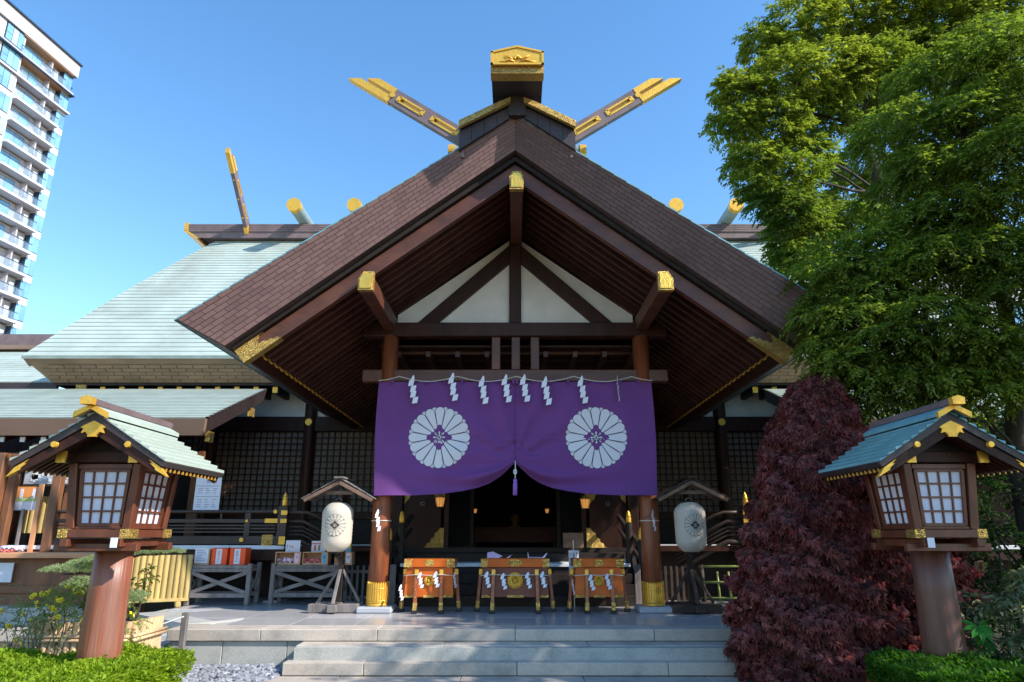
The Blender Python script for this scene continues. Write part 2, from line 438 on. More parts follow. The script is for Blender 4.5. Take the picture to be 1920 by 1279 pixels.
def leaves(name, P, D, L, W, material, parent=None, kind=None, lobes=1, flat=0.25, spread=38):
    """P points, D leaf directions, L length(s), W width(s): one folded blade per lobe"""
    N = len(P); L = np.broadcast_to(L, N); W = np.broadcast_to(W, N)
    D = D / (np.linalg.norm(D, axis=1, keepdims=True) + 1e-9)
    up = np.tile(np.array([[0, 0, 1.0]]), (N, 1)) + rng.normal(0, 0.45, (N, 3))
    S = np.cross(D, up); S /= (np.linalg.norm(S, axis=1, keepdims=True) + 1e-9)
    Nn = np.cross(S, D)
    Vs = []
    for k in range(lobes):
        a = 0 if lobes == 1 else math.radians(spread) * (k - (lobes - 1) / 2)
        d = D * math.cos(a) + S * math.sin(a); s_ = S * math.cos(a) - D * math.sin(a)
        l = L * (1 - 0.16 * abs(k - (lobes - 1) / 2)); w = W
        b0 = P
        b1 = P + d * (l * 0.45)[:, None] + s_ * (w / 2)[:, None] + Nn * (w * flat)[:, None]
        b2 = P + d * l[:, None] - Nn * (l * 0.12)[:, None]
        b3 = P + d * (l * 0.45)[:, None] - s_ * (w / 2)[:, None] + Nn * (w * flat)[:, None]
        Vs.append(np.stack([b0, b1, b2, b3], 1))
    V = np.stack(Vs, 1).reshape(-1, 3)
    nq = N * lobes
    me = bpy.data.meshes.new(name)
    me.vertices.add(nq * 4); me.vertices.foreach_set("co", V.astype(np.float32).ravel())
    me.loops.add(nq * 4); me.loops.foreach_set("vertex_index", np.arange(nq * 4, dtype=np.int32))
    me.polygons.add(nq); me.polygons.foreach_set("loop_start", np.arange(0, nq * 4, 4, dtype=np.int32))
    me.polygons.foreach_set("loop_total", np.full(nq, 4, dtype=np.int32))
    me.update(calc_edges=True)
    me.materials.append(M[material])
    return link(name, me, parent, kind)
def unit(n):
    v = rng.normal(0, 1, (n, 3)); return v / np.linalg.norm(v, axis=1, keepdims=True)

# ------------------------------------------------------------------ ground, paving, platform, steps
X_, Y_, Z_ = Vector((1, 0, 0)), Vector((0, 1, 0)), Vector((0, 0, 1))
b = B(); b.add([(-400, -60, -0.02), (400, -60, -0.02), (400, 700, -0.02), (-400, 700, -0.02)], [(0, 1, 2, 3)])
g = b.out("ground", "soil", kind='structure')
b = B(); b.box(-2.95, 3.3, -3, 8.75, -0.3, -0.022)
pv = b.out("paving", "granite_base", kind='structure')
for j, y0 in enumerate([4.6, 5.5, 6.4, 7.3, 7.87]):
    y1 = [5.5, 6.4, 7.3, 7.87, 8.75][j]
    x = -2.95 + (0.4 if j % 2 else 0)
    xs = [-2.95] + [v for v in np.arange(x + 0.9, 3.2, 1.42)] + [3.3]
    for a, c in zip(xs[:-1], xs[1:]):
        one("paving_slab", "granite", pv, box=(a + .004, c - .004, y0 + .004, y1 - .004, -0.021, random.uniform(-0.001, 0.002)), ch=0.006)

st = B().box(-2.66, 2.66, 8.92, 9.4, -0.1, 0.28).out("stone_steps", "granite_base", kind='structure')
def blocks(name, xs, y0, y1, z0, z1, parent, m="granite", ch=0.008):
    for a, c in zip(xs[:-1], xs[1:]):
        one(name, m, parent, box=(a + .003, c - .003, y0 + random.uniform(0, .003), y1, z0, z1 + random.uniform(-.001, .001)), ch=ch)
blocks("step_block", [-2.74, -1.785, 0.02, 1.80, 2.74], 8.76, 9.30, 0.002, 0.145, st)
blocks("step_block", [-2.69, -0.88, 0.90, 2.70], 9.06, 9.62, 0.149, 0.290, st)

pl = B()
pl.prism([(-4.40, 9.42), (4.40, 9.42), (4.40, 9.9), (5.8, 11.2), (5.8, 14), (-5.8, 14), (-5.8, 11.2), (-4.40, 9.9)], lambda a, c, d: (a, c, d), -0.1, 0.40)
pl = pl.out("platform", "granite_base", kind='structure')
blocks("cap_stone", [-4.43, -3.24, -1.755, 0.0, 1.77, 3.25, 4.43], 9.36, 9.78, 0.295, 0.435, pl)
blocks("base_stone", [-4.38, -3.72, -2.9, -2.62], 9.40, 9.62, -0.05, 0.290, pl, "granite_base")
blocks("base_stone", [2.62, 3.4, 4.38], 9.40, 9.62, -0.05, 0.290, pl, "granite_base")
for s in (-1, 1):
    B().slab([(s * 4.43, 9.37, .30), (s * 4.43, 9.90, .30), (s * 4.1, 9.90, .30), (s * 4.1, 9.79, .30)], (0, 0, .135)).out("cap_stone", "granite", pl)
    for k in range(4):     # the wide rear part runs back at a slant
        a = Vector((s * 4.46, 9.92, .17)).lerp(Vector((s * 5.86, 11.2, .17)), k / 4 + .003)
        c = Vector((s * 4.46, 9.92, .17)).lerp(Vector((s * 5.86, 11.2, .17)), (k + 1) / 4 - .003)
        B().slab([a, c, c + Vector((-s * .3, .28, 0)), a + Vector((-s * .3, .28, 0))], (0, 0, .265)).out("cap_stone", "granite_base", pl)
# floor slabs
edges = [-5.59, -4.73, -3.87, -3.01, -2.15, -1.29, -0.43, 0.43, 1.29, 2.15, 3.01, 3.87, 4.73, 5.59]
ys = [9.782, 10.6, 11.75, 12.9, 14.0]
for i, (a, c) in enumerate(zip(edges[:-1], edges[1:])):
    for j, (y0, y1) in enumerate(zip(ys[:-1], ys[1:])):
        if j == 0 and (a < -4.3 or c > 4.3): continue
        if j == 1 and (a < -4.9 or c > 4.9): continue
        if j == 0: a_, c_ = max(a, -4.1), min(c, 4.1)
        else: a_, c_ = a, c
        one("floor_slab", "floor_stone", pl, box=(a_ + .0025, c_ - .0025, y0 + .0025, y1 - .0025, .395, .4335 + random.uniform(-.0006, .0006)), ch=.003)
for s in (-1, 1):
    B().slab([(s * 4.42, 9.93, .396), (s * 5.55, 10.95, .396), (s * 4.74, 11.7, .396), (s * 3.9, 10.65, .396)], (0, 0, .035)).out("floor_slab", "floor_stone", pl)
# low side steps on the left
sb = B().box(-5.25, -4.50, 9.35, 9.85, -0.05, 0.24, .01).out("side_step", "plinth_stone", kind='structure')
one("step_block", "plinth_stone", sb, box=(-5.6, -4.46, 9.86, 10.3, 0.0, 0.30), ch=.01)

# gravel: one object that nobody could count
def pebbles(n, xr, yr, size, z, name):
    t = (1 + 5 ** .5) / 2
    iv = np.array([(-1, t, 0), (1, t, 0), (-1, -t, 0), (1, -t, 0), (0, -1, t), (0, 1, t), (0, -1, -t), (0, 1, -t), (t, 0, -1), (t, 0, 1), (-t, 0, -1), (-t, 0, 1)], dtype=float)
    iv /= np.linalg.norm(iv[0])
    fi = np.array([(0, 11, 5), (0, 5, 1), (0, 1, 7), (0, 7, 10), (0, 10, 11), (1, 5, 9), (5, 11, 4), (11, 10, 2), (10, 7, 6), (7, 1, 8), (3, 9, 4), (3, 4, 2), (3, 2, 6), (3, 6, 8), (3, 8, 9), (4, 9, 5), (2, 4, 11), (6, 2, 10), (8, 6, 7), (9, 8, 1)])
    V = []; F = []
    for k in range(n):
        a = rng.uniform(0, 6.28); sc = size * rng.uniform(.6, 1.35) * np.array([rng.uniform(.8, 1.4), rng.uniform(.6, 1), rng.uniform(.4, .75)])
        w = iv * (1 + rng.normal(0, .13, (12, 1))) * sc
        ca, sa = math.cos(a), math.sin(a); tl = rng.normal(0, .3)
        w = w @ np.array([[ca, sa, 0], [-sa, ca, 0], [0, 0, 1]]) @ np.array([[1, 0, 0], [0, math.cos(tl), math.sin(tl)], [0, -math.sin(tl), math.cos(tl)]])
        V.append(w + [rng.uniform(*xr), rng.uniform(*yr), z + rng.uniform(0, .03)]); F.append(fi + 12 * k)
    b = B(); b.v = [tuple(p) for p in np.concatenate(V)]; b.f = [tuple(int(i) for i in f) for f in np.concatenate(F)]; b.sm = [False] * len(b.f)
    return b
gv = pebbles(3600, (-4.6, -2.78), (7.2, 9.38), .034, -.01, "gravel").out("gravel", "gravel", kind='stuff')

# ------------------------------------------------------------------ the shrine's worship hall
H = thing("worship_hall", "dark timber shrine hall with green copper roof and brown gabled porch above the stone platform", "shrine hall", (0, 11.4, 0.435))
def oz(x): return 7.77 - 0.6934 * abs(x)          # outer line of the porch roof edge
def iz(x): return 7.28 - 0.761 * abs(x)           # inner (lower) line
RB = 17.4
for s in (-1, 1):
    O0, O1, I1, I0 = (0, 9.1, 7.77), (s * 4.73, 9.1, 4.49), (s * 4.10, 9.3, 4.16), (0, 9.3, 7.28)
    b = B(); V = []; K = 28
    for k in range(K + 1):
        a = Vector(O0).lerp(Vector(O1), k / K); c = Vector(I0).lerp(Vector(I1), k / K)
        for q in range(5): V.append(c.lerp(a, q / 4))
        V += [(a.x, RB, a.z), (c.x, RB, c.z)]
    F = []
    for k in range(K):
        for q in range(7): F.append((k * 7 + q, (k + 1) * 7 + q, (k + 1) * 7 + (q + 1) % 7, k * 7 + (q + 1) % 7))
    F.append(tuple(range(K * 7, K * 7 + 7))); F.append(tuple(range(7)))
    b.add(V, F)
    body = b.out("porch_roof", "copper_joint", H)
    # green copper top, a little proud of the edge
    top = B(); n = 26
    for k in range(n):
        t0, t1 = k / n, (k + 1) / n
        x0, x1 = s * 4.765 * t0, s * 4.765 * t1
        z0, z1 = 7.785 - 3.305 * t0, 7.785 - 3.305 * t1
        top.add([(x0, 9.094, z0), (x1, 9.094, z1 + .012), (x1, RB, z1 + .012), (x0, RB, z0), (x0, 9.094, z0 - .022), (x1, 9.094, z1 - .010), (x1, RB, z1 - .01), (x0, RB, z0 - .022)],
                [(0, 1, 2, 3), (4, 7, 6, 5), (0, 4, 5, 1), (1, 5, 6, 2)])
    top.out("roof_covering", "patina_teal", body)
    # shingle courses on the thick front edge
    A0, A1, C1, C0 = Vector(O0), Vector(O1), Vector(I1), Vector(I0)
    def P(t, v):                                  # t along the slope, v 0 inner .. 1 outer
        return (C0.lerp(C1, t)).lerp(A0.lerp(A1, t), v)
    nrm = (A1 - A0).cross(C0 - A0).normalized()
    if nrm.y > 0: nrm = -nrm
    rows = 9; joined = B()
    for r in range(rows):
        v0, v1 = r / rows + .010, (r + 1) / rows - .006
        nt = 28; off = (r % 2) * .5 + random.uniform(-.08, .08)
        ts = [0.0] + [(k + off) / nt for k in range(1, nt)] + [1.0]
        for k, (t0, t1) in enumerate(zip(ts[:-1], ts[1:])):
            g_ = .00065
            t0_, t1_ = t0 + g_, t1 - g_
            lift = nrm * (.006 + random.uniform(0, .0012))
            q = [P(t0_, v0), P(t1_, v0), P(t1_, v1), P(t0_, v1)]
            tilt = [nrm * 0, nrm * 0, nrm * 0, nrm * 0]
            q = [p + w for p, w in zip(q, tilt)]
            if s == -1: B().slab(q, lift).out("shingle", "copper_shingle", body)
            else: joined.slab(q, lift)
    if s == 1: joined.out("shingle_course", "copper_shingle_shaded", body, kind='stuff')
    # outer eave face: long copper strips
    for k in range(5):
        v0, v1 = k / 5 + .01, (k + 1) / 5 - .01
        p0, p1 = C1.lerp(A1, v0), C1.lerp(A1, v1)
        q = [p0, p1, (p1.x, RB, p1.z), (p0.x, RB, p0.z)]
        B().slab(q, (s * .008, 0, -.010)).out("eave_strip", "copper_dark", body)
    # barge board with its gold end plate
    yb0, yb1 = 9.50, 9.60
    def bz(x): return 7.15 - .752 * abs(x)
    def bl(x): return 6.88 - .752 * abs(x)
    poly = [(0, bz(0)), (s * 4.02, bz(4.02)), (s * 3.86, bl(3.86)), (0, bl(0))]
    bb = B().prism(poly, lambda a, c, d: (a, d, c), yb0, yb1).out("barge_board", "wood_beam", H)
    B().prism([(0, bz(0) + .02), (s * 4.04, bz(4.04) + .02), (s * 4.04, bz(4.04) + .10), (0, bz(0) + .10)], lambda a, c, d: (a, d, c), 9.42, 9.66).out("edge_batten", "wood_black", H)
    B().prism([(0, bl(0) - .004), (s * 3.85, bl(3.85) - .004), (s * 3.85, bl(3.85) + .035), (0, bl(0) + .035)], lambda a, c, d: (a, d, c), 9.475, 9.497).out("board_trim", "wood_beam", bb)
    dirv = Vector((s * .7992, 0, -.601)); pv_ = Vector((s * .601, 0, .7992))
    e0 = Vector((s * 3.885, 0, bl(3.86) - .012))   # lower outer corner
    W_ = .285
    pts = [(0, -.01), (-.62, -.01), (-.58, .045), (-.53, .04), (-.50, .08), (-.44, .075), (-.40, .115), (-.34, .11), (-.30, .135), (-.33, .165), (-.30, .19), (-.36, .20), (-.38, .235), (-.45, .235), (-.47, .262), (-.60, .262), (-.60, W_), (.02, W_)]
    B().prism(pts, lambda a, c, d: tuple(e0 + dirv * a + pv_ * c * .93 + Vector((0, d, 0))), 9.468, 9.62).out("end_plate", "gold_relief", bb)
    # soffit
    B().slab([(0, 9.62, 7.16), (s * 4.0, 9.62, 7.16 - .761 * 4.0), (s * 4.0, RB, 7.16 - .761 * 4.0), (0, RB, 7.16)], (0, 0, .03)).out("soffit_board", "wood_dark", H)
    # rafters with gilt ends
    me = None
    for k in range(29):
        y = 9.78 + k * .255
        if me is None:
            me = B().beam((s * .11, 0, 7.16 - .761 * .11 - .065), (s * 3.80, 0, 7.16 - .761 * 3.80 - .065), .075, .115, ch=.006).mesh("rafter", "wood_rafter")
            p = Vector((s * 3.80, 0, 7.16 - .761 * 3.80 - .065)); dd = Vector((s * .796, 0, -.606))
            mt = B().beam(p, p + dd * .03, .081, .121, ch=.004).mesh("rafter_tip", "gold_matt")
        rf = link("rafter", me, H); rf.location = Vector((0, y, 0)) - BASE[H]
        tp = link("rafter_tip", mt, rf)
    B().beam((s * 3.99, 9.6, 4.24), (s * 3.99, RB, 4.24), .12, .10).out("eave_board", "wood_black", H)
# purlins
def cap_poly(kind):
    if kind == 0: return [(-.105, -.15), (.105, -.15), (.105, .07), (.06, .15), (-.06, .15), (-.105, .07)]
    return [(-.11, -.14), (.11, -.14), (.11, .03) if kind > 0 else (.11, .15), (.04, .15) if kind > 0 else (-.04, .15), (-.11, .15) if kind > 0 else (-.11, .03)]
for x, z, k in ((0.02, 6.77, 0), (-2.17, 5.14, -1), (2.19, 5.14, 1)):
    pr = B().box(x - .10, x + .10, 9.38, 17.0, z - .145, z + (.10 if k else .12), .012).out("purlin", "wood_beam", H)
    B().prism(cap_poly(k), lambda a, c, d: (x + a, d, z + c), 9.30, 9.395).out("purlin_cap", "gold_relief", pr)
    B().prism([(a * .78, c * .80) for a, c in cap_poly(k)], lambda a, c, d: (x + a, d, z + c), 9.290, 9.305).out("cap_relief", "gold", pr)
# gable wall over the porch beam
for poly in ([(-2.06, 5.13), (-1.71, 5.13), (-.10, 6.60), (-.10, 6.72), (-2.06, 5.30)], [(-1.36, 5.13), (-.10, 5.13), (-.10, 6.26)]):
    for s in (-1, 1):
        B().prism([(-s * a, c) for a, c in poly], lambda a, c, d: (a, d, c), 11.42, 11.47).out("plaster_panel", "plaster", H)
B().box(-.105, .105, 11.33, 11.52, 5.13, 6.85, .012).out("king_post", "wood_dark", H)
for s in (-1, 1):
    B().prism([(s * 1.71, 5.13), (s * 1.36, 5.13), (s * .105, 6.26), (s * .105, 6.60)], lambda a, c, d: (a, d, c), 11.35, 11.50).out("brace", "wood_dark", H)
    B().beam((s * 2.2, 11.44, 5.28), (s * .05, 11.44, 6.93), .2, .14).out("wall_rafter", "wood_dark", H)
B().box(-2.62, 2.62, 11.28, 11.52, 4.88, 5.13, .015).out("tie_beam", "wood_dark", H)
B().box(-2.60, 2.60, 11.31, 11.49, 4.09, 4.30, .015).out("lower_beam", "wood_beam", H)
for x in (-.33, .01, .34):
    B().box(x - .075, x + .075, 11.33, 11.47, 4.30, 4.88, .01).out("strut", "wood_beam", H)
# pillars
for s, x in ((-1, -2.16), (1, 2.17)):
    B().box(x - .27, x + .27, 11.13, 11.67, .434, .525, .02).out("plinth", "plinth_stone", H)
    p = B().lathe([(.150, .525), (.150, 1.5), (.146, 2.8), (.138, 4.9)], (x, 11.4, 0), 40).out("pillar", "wood_pillar", H)
    col = B().lathe([(.172, .526), (.172, .56), (.160, .565), (.160, .845), (.150, .855)], (x, 11.4, 0), 48)
    collar = col.out("collar", "gold_matt", p)
    for k in range(28):
        a = 2 * math.pi * k / 28; c = Vector((x + .165 * math.cos(a), 11.4 + .165 * math.sin(a), 0))
        t = Vector((-math.sin(a), math.cos(a), 0)); n_ = Vector((math.cos(a), math.sin(a), 0))
        b = B().prism([(-.014, .575), (.014, .575), (.014, .86), (0, .885), (-.014, .86)], lambda u, w, d: tuple(c + t * u + Vector((0, 0, w)) + n_ * d), -.006, .008)
        b.out("collar_strip", "gold_matt", p)
    for zz in (.60, .78):
        B().lathe([(.175, zz), (.177, zz + .006), (.175, zz + .012)], (x, 11.4, 0), 48).out("collar_band", "gold", p)
# porch ceiling seen between the beams
for k in range(9):
    one("ceiling_joist", "wood_rafter", H, box=(-2.1 + k * .52, -2.02 + k * .52, 11.7, 14.4, 4.62, 4.72))
for k in range(6):
    one("ceiling_batten", "wood_rafter", H, box=(-2.3, 2.3, 11.9 + k * .48, 11.96 + k * .48, 4.72, 4.77))
one("ceiling_board", "wood_dark", H, box=(-2.4, 2.4, 11.6, 14.5, 4.77, 4.80))

# ridge of the porch roof
hexp = [(-.375, 8.03), (.375, 8.03), (.375, 8.33), (0, 8.43), (-.375, 8.33)]
rg = B().prism(hexp, lambda a, c, d: (a + .03, d, c), 8.46, RB).out("ridge_beam", "copper_dark", H)
B().prism([(-.38, 8.125), (.38, 8.125), (.38, 8.34), (0, 8.44), (-.38, 8.34)], lambda a, c, d: (a + .03, d, c), 8.40, 8.475).out("ridge_cap", "gold_matt", rg)
B().prism([(-.385, 8.012), (.385, 8.012), (.385, 8.123), (-.385, 8.123)], lambda a, c, d: (a + .03, d, c), 8.44, 8.62).out("ridge_band", "gold_relief", rg)
for q in ([(-.385, 8.12), (.385, 8.12), (.385, 8.150), (-.385, 8.150)], [(-.385, 8.12), (-.35, 8.12), (-.35, 8.345), (-.385, 8.345)], [(.385, 8.12), (.35, 8.12), (.35, 8.345), (.385, 8.345)],
          [(-.385, 8.315), (0, 8.415), (0, 8.446), (-.385, 8.346)], [(.385, 8.315), (0, 8.415), (0, 8.446), (.385, 8.346)]):
    B().prism(q, lambda a, c, d: (a + .03, d, c), 8.385, 8.402).out("cap_rim", "gold_matt", rg)
fl = B()
for k in range(7):
    a = R(-75 + 25 * k); L_ = .07
    c = Vector((.03, 8.392, 8.215)); d_ = Vector((math.sin(a), 0, math.cos(a)))
    fl.tube([c + d_ * .02, c + d_ * (L_ * .6) + Vector((0, -.01, 0)), c + d_ * L_], [.012, .016, .004], 8)
for s in (-1, 1):
    fl.tube([(.03 + s * .04, 8.392, 8.175), (.03 + s * .12, 8.385, 8.20), (.03 + s * .19, 8.39, 8.175), (.03 + s * .27, 8.392, 8.17)], [.01, .014, .012, .004], 8)
    fl.tube([(.03 + s * .05, 8.392, 8.20), (.03 + s * .12, 8.385, 8.245), (.03 + s * .18, 8.39, 8.275)], [.008, .012, .004], 8)
fl.out("flower_relief", "gold_matt", rg)
one("ridge_neck", "copper_dark", H, box=(-.10, .16, 9.0, RB, 7.70, 8.03))
for s in (-1, 1):
    q = [(.03 + s * .09, 7.90), (.03 + s * .86, 7.47), (.03 + s * .86, 7.545), (.03 + s * .30, 7.86), (.03 + s * .09, 7.95)]
    cv = B().prism(q, lambda a, c, d: (a, d, c), 8.99, RB).out("ridge_cover", "copper_dark", H)
    q2 = [(.03 + s * .10, 7.885), (.03 + s * .875, 7.452), (.03 + s * .875, 7.562), (.03 + s * .30, 7.875), (.03 + s * .10, 7.965)]
    B().prism(q2, lambda a, c, d: (a, d, c), 8.93, 8.995).out("cover_cap", "gold_relief", cv)
    one("ridge_side", "copper_chigi", H, box=(.03 + s * .80, .03 + s * .84, 9.12, RB, 7.05, 7.49))
    for k in range(4):
        x0, x1 = .06 + k * .19 + .06, .06 + (k + 1) * .19 + .054
        f_ = lambda x: 7.93 - .56 * x; g_ = lambda x: 7.76 - .72 * x
        B().prism([(.03 + s * x0, f_(x0)), (.03 + s * x1, f_(x1)), (.03 + s * x1, g_(x1)), (.03 + s * x0, g_(x0))], lambda a, c, d: (a, d, c), 9.04 + random.uniform(0, .006), 9.4).out("ridge_plank", "copper_dark", H)
    # forked finial boards
    P0 = Vector((s * .74, 9.62, 7.62)); da = Vector((s * .833, 0, .553)); db = Vector((-s * .553, 0, .833)) * 1.0
    def L3(a, c, d): return tuple(P0 + da * a + db * c + Vector((0, d, 0)))
    ch = B()
    hw = .135
    for (a0, a1, c0, c1) in ((-.1, 1.55, .035, hw), (-.1, 1.55, -hw, -.035), (-.1, .27, -.035, .035), (.68, .93, -.035, .035), (1.34, 1.50, -.035, .035)):
        ch.prism([(a0, c0), (a1, c0), (a1, c1), (a0, c1)], L3, -.05, .05)
    cg = ch.out("ridge_fork", "copper_chigi", H)
    for a_c in (.474, 1.137):
        fr = B()
        for (a0, a1, c0, c1) in ((-.235, .235, .030, .060), (-.235, .235, -.060, -.030), (-.265, -.200, -.045, .045), (.200, .265, -.045, .045)):
            fr.prism([(a_c + a0, c0), (a_c + a1, c0), (a_c + a1, c1), (a_c + a0, c1)], L3, -.062, .062)
        fr.out("slot_frame", "gold_matt", cg)
    B().prism([(1.50, .030), (1.50, hw + .004), (1.86, hw + .004), (2.04, .030)], L3, -.058, .058).out("fork_tip", "gold_matt", cg)
    B().prism([(1.50, -hw - .004), (1.50, -.025), (2.12, -.025), (2.29, -hw - .004)], L3, -.058, .058).out("fork_tip", "gold_matt", cg)
    B().cyl(L3(1.50, 0, -.07), L3(1.50, 0, .07), .045, n=16).out("fork_collar", "gold_matt", cg)
    for a_ in (.02, .8, 1.42): B().cyl(L3(a_, -hw - .006, 0), L3(a_, -hw + .01, 0), .018, n=10).out("stud", "gold_matt", cg)
# ridge log of the porch
lg = B().cyl((-1.05, 10.3, 7.84), (1.12, 10.3, 7.84), .125, n=24).out("ridge_log", "log_green", H)
for x0, x1 in ((-1.13, -1.02), (1.09, 1.20)): B().cyl((x0, 10.3, 7.84), (x1, 10.3, 7.84), .138, n=24).out("log_cap", "gold_matt", lg)

# ---- main roof
NC = 40
def mr(t, s, side=1):
    y = 15.5 + 4.45 * t; z = 5.62 + 5.13 * t + .12 * math.sin(math.pi * t) * (1 if side else 1)
    return Vector((s * (11.58 - 2.45 * t), y, z))
for side, nm in ((1, "front"), (-1, "back")):
    b = B(); lap = B()
    for k in range(NC):
        a, c = mr(k / NC, -1), mr((k + 1) / NC, -1)
        if side == -1: a.y = 40 - a.y; c.y = 40 - c.y
        up = .018
        x0, x1 = abs(a.x), abs(c.x)
        b.add([(-x0, a.y, a.z + up), (x0, a.y, a.z + up), (x1, c.y, c.z), (-x1, c.y, c.z), ], [(0, 1, 2, 3)])
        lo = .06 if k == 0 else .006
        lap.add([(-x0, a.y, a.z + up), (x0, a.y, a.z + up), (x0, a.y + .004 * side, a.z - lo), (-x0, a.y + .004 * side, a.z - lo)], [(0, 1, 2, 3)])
    mrf = b.out("main_roof", "patina", H); lap.out("lap_seams", "lap_shade", mrf, kind='stuff')
# thick eave band, undercut, with shingle rows
for s in (-1, 1):
    eb = B(); A = Vector((s * 11.58, 15.51, 5.60)); C = Vector((s * 11.05, 15.95, 5.08))
    eb.add([A, (0, 15.51, 5.60), (0, 15.95, 5.08), C, (s * 11.58, 24.5, 5.6), (s * 11.05, 24.0, 5.08), (0, 17, 5.08), (s * 11.05, 17, 5.08)], [(0, 1, 2, 3), (0, 3, 5, 4), (3, 2, 6, 7)])
    ebo = eb.out("eave_band", "copper_bronze", H)
    rows = B(); nn = Vector((0, -.76, -.65)).normalized()
    for r in range(5):
        v0, v1 = .30 + r * .14, .30 + (r + 1) * .14 - .012
        x = -.2 if r % 2 else 0
        while x < 10.9:
            xa, xb = max(0, x), min(x + .37, 11.58 - .53 * v1 - .05)
            if xb > xa + .05:
                f_ = lambda xx, v: Vector((s * xx, 15.5 + .45 * v, 5.6 - .52 * v))
                rows.slab([f_(xa + .008, v0), f_(xb - .008, v0), f_(xb - .008, v1), f_(xa + .008, v1)], nn * (.012 + .004 * random.random()))
            x += .38
    rows.out("eave_shingles", "copper_bronze", H, kind='stuff')
    one("eave_soffit", "wood_black", H, box=(s * 11.0, s * .1, 15.97, 17.0, 5.02, 5.075))
    me2 = None
    for k in range(16):
        x = s * (9.9 - k * .46)
        if abs(x) < 3.3: break
        rf = B().box(x - .055, x + .055, 16.10, 17.0, 4.86, 5.0).out("eave_rafter", "wood_black", H)
        one("rafter_tip", "gold_matt", rf, box=(x - .06, x + .06, 16.07, 16.10, 4.855, 5.005))
    rf = B().box(s * 10.45, s * 10.25, 16.0, 17.0, 4.70, 5.02).out("corner_beam", "wood_black", H)
    one("beam_cap", "gold_relief", rf, box=(s * 10.47, s * 10.23, 15.95, 16.0, 4.69, 5.03))
    # gable ends
    B().slab([(s * 10.9, 16.2, 5.1), (s * 9.0, 20, 10.3), (s * 9.0, 20, 10.3), (s * 10.9, 23.8, 5.1)], (-s * .1, 0, 0)).out("gable_wall", "wood_dark", H)
    B().beam((s * 11.5, 15.6, 5.5), (s * 9.1, 19.9, 10.42), .08, .25).out("main_barge_board", "copper_brown", H)
    B().beam((s * 11.5, 24.4, 5.5), (s * 9.1, 20.1, 10.42), .08, .25).out("main_barge_board", "copper_brown", H)
# main ridge
B().box(-9.40, 9.40, 19.5, 20.5, 10.42, 10.55, .01).out("ridge_skirt", "copper_brown", H)
B().box(-9.44, 9.44, 19.47, 20.53, 10.551, 10.575).out("skirt_cover", "patina", H)
mrd = B().prism([(-9.75, 10.40), (9.75, 10.40), (10.18, 10.62), (10.18, 10.86), (-10.18, 10.86), (-10.18, 10.62)], lambda a, c, d: (a, d, c), 19.40, 20.60).out("main_ridge", "copper_chigi", H)
for k in range(4):
    one("ridge_course", "copper_chigi", mrd, box=(-10.15, 10.15, 19.37 - .006 * k, 19.40, 10.60 + .062 * k, 10.655 + .062 * k))
for s in (-1, 1):
    B().prism([(s * 10.10, 10.62), (s * 10.23, 10.62), (s * 10.23, 10.88), (s * 10.10, 10.88)], lambda a, c, d: (a, d, c), 19.34, 20.65).out("ridge_end", "gold_matt", mrd)
    B().prism([(s * 9.72, 10.36), (s * 9.8, 10.36), (s * 10.22, 10.60), (s * 10.15, 10.64)], lambda a, c, d: (a, d, c), 19.34, 20.65).out("ridge_end", "gold_matt", mrd)
    one("skirt_end", "gold_matt", H, box=(s * 9.46, s * 9.34, 19.45, 19.6, 10.41, 10.58))
    for x in (6.60, 4.80):
        lg = B().cyl((s * x, 18.55, 11.05), (s * x, 21.6, 11.05), .195, n=24).out("ridge_log", "log_green", H)
        B().cyl((s * x, 18.45, 11.05), (s * x, 18.62, 11.05), .215, n=24).out("log_cap", "gold_matt", lg)
    # side forked boards, leaning forward
    P0 = Vector((s * 8.30, 19.47, 10.66)); da = Vector((0, -.761, .649)); db = Vector((0, .649, .761))
    def L3(a, c, d): return tuple(P0 + da * a + db * c + Vector((d, 0, 0)))
    cg = B()
    for (a0, a1, c0, c1) in ((0, 1.95, .04, .14), (0, 1.95, -.14, -.04), (0, .45, -.04, .04), (.85, 1.2, -.04, .04), (1.6, 1.9, -.04, .04)):
        cg.prism([(a0, c0), (a1, c0), (a1, c1), (a0, c1)], L3, -.055, .055)
    cg = cg.out("ridge_fork", "copper_chigi", H)
    for a_c in (.65, 1.4):
        fr = B()
        for (a0, a1, c0, c1) in ((-.23, .23, .035, .06), (-.23, .23, -.06, -.035), (-.25, -.2, -.04, .04), (.2, .25, -.04, .04)):
            fr.prism([(a_c + a0, c0), (a_c + a1, c0), (a_c + a1, c1), (a_c + a0, c1)], L3, -.062, .062)
        fr.out("slot_frame", "gold_matt", cg)
    B().prism([(1.90, .03), (1.90, .145), (2.3, .145), (2.4, .03)], L3, -.06, .06).out("fork_tip", "gold_matt", cg)
    B().prism([(1.90, -.145), (1.90, -.025), (2.62, -.025), (2.52, -.145)], L3, -.06, .06).out("fork_tip", "gold_matt", cg)
    B().prism([(-.05, -.15), (.18, -.15), (.18, .15), (-.05, .15)], L3, -.06, .06).out("fork_foot", "gold_matt", cg)
    for a_ in (.5, 1.1, 1.7): B().cyl(L3(a_, -.15, 0), L3(a_, -.13, 0), .03, n=10).out("stud", "gold_matt", cg)

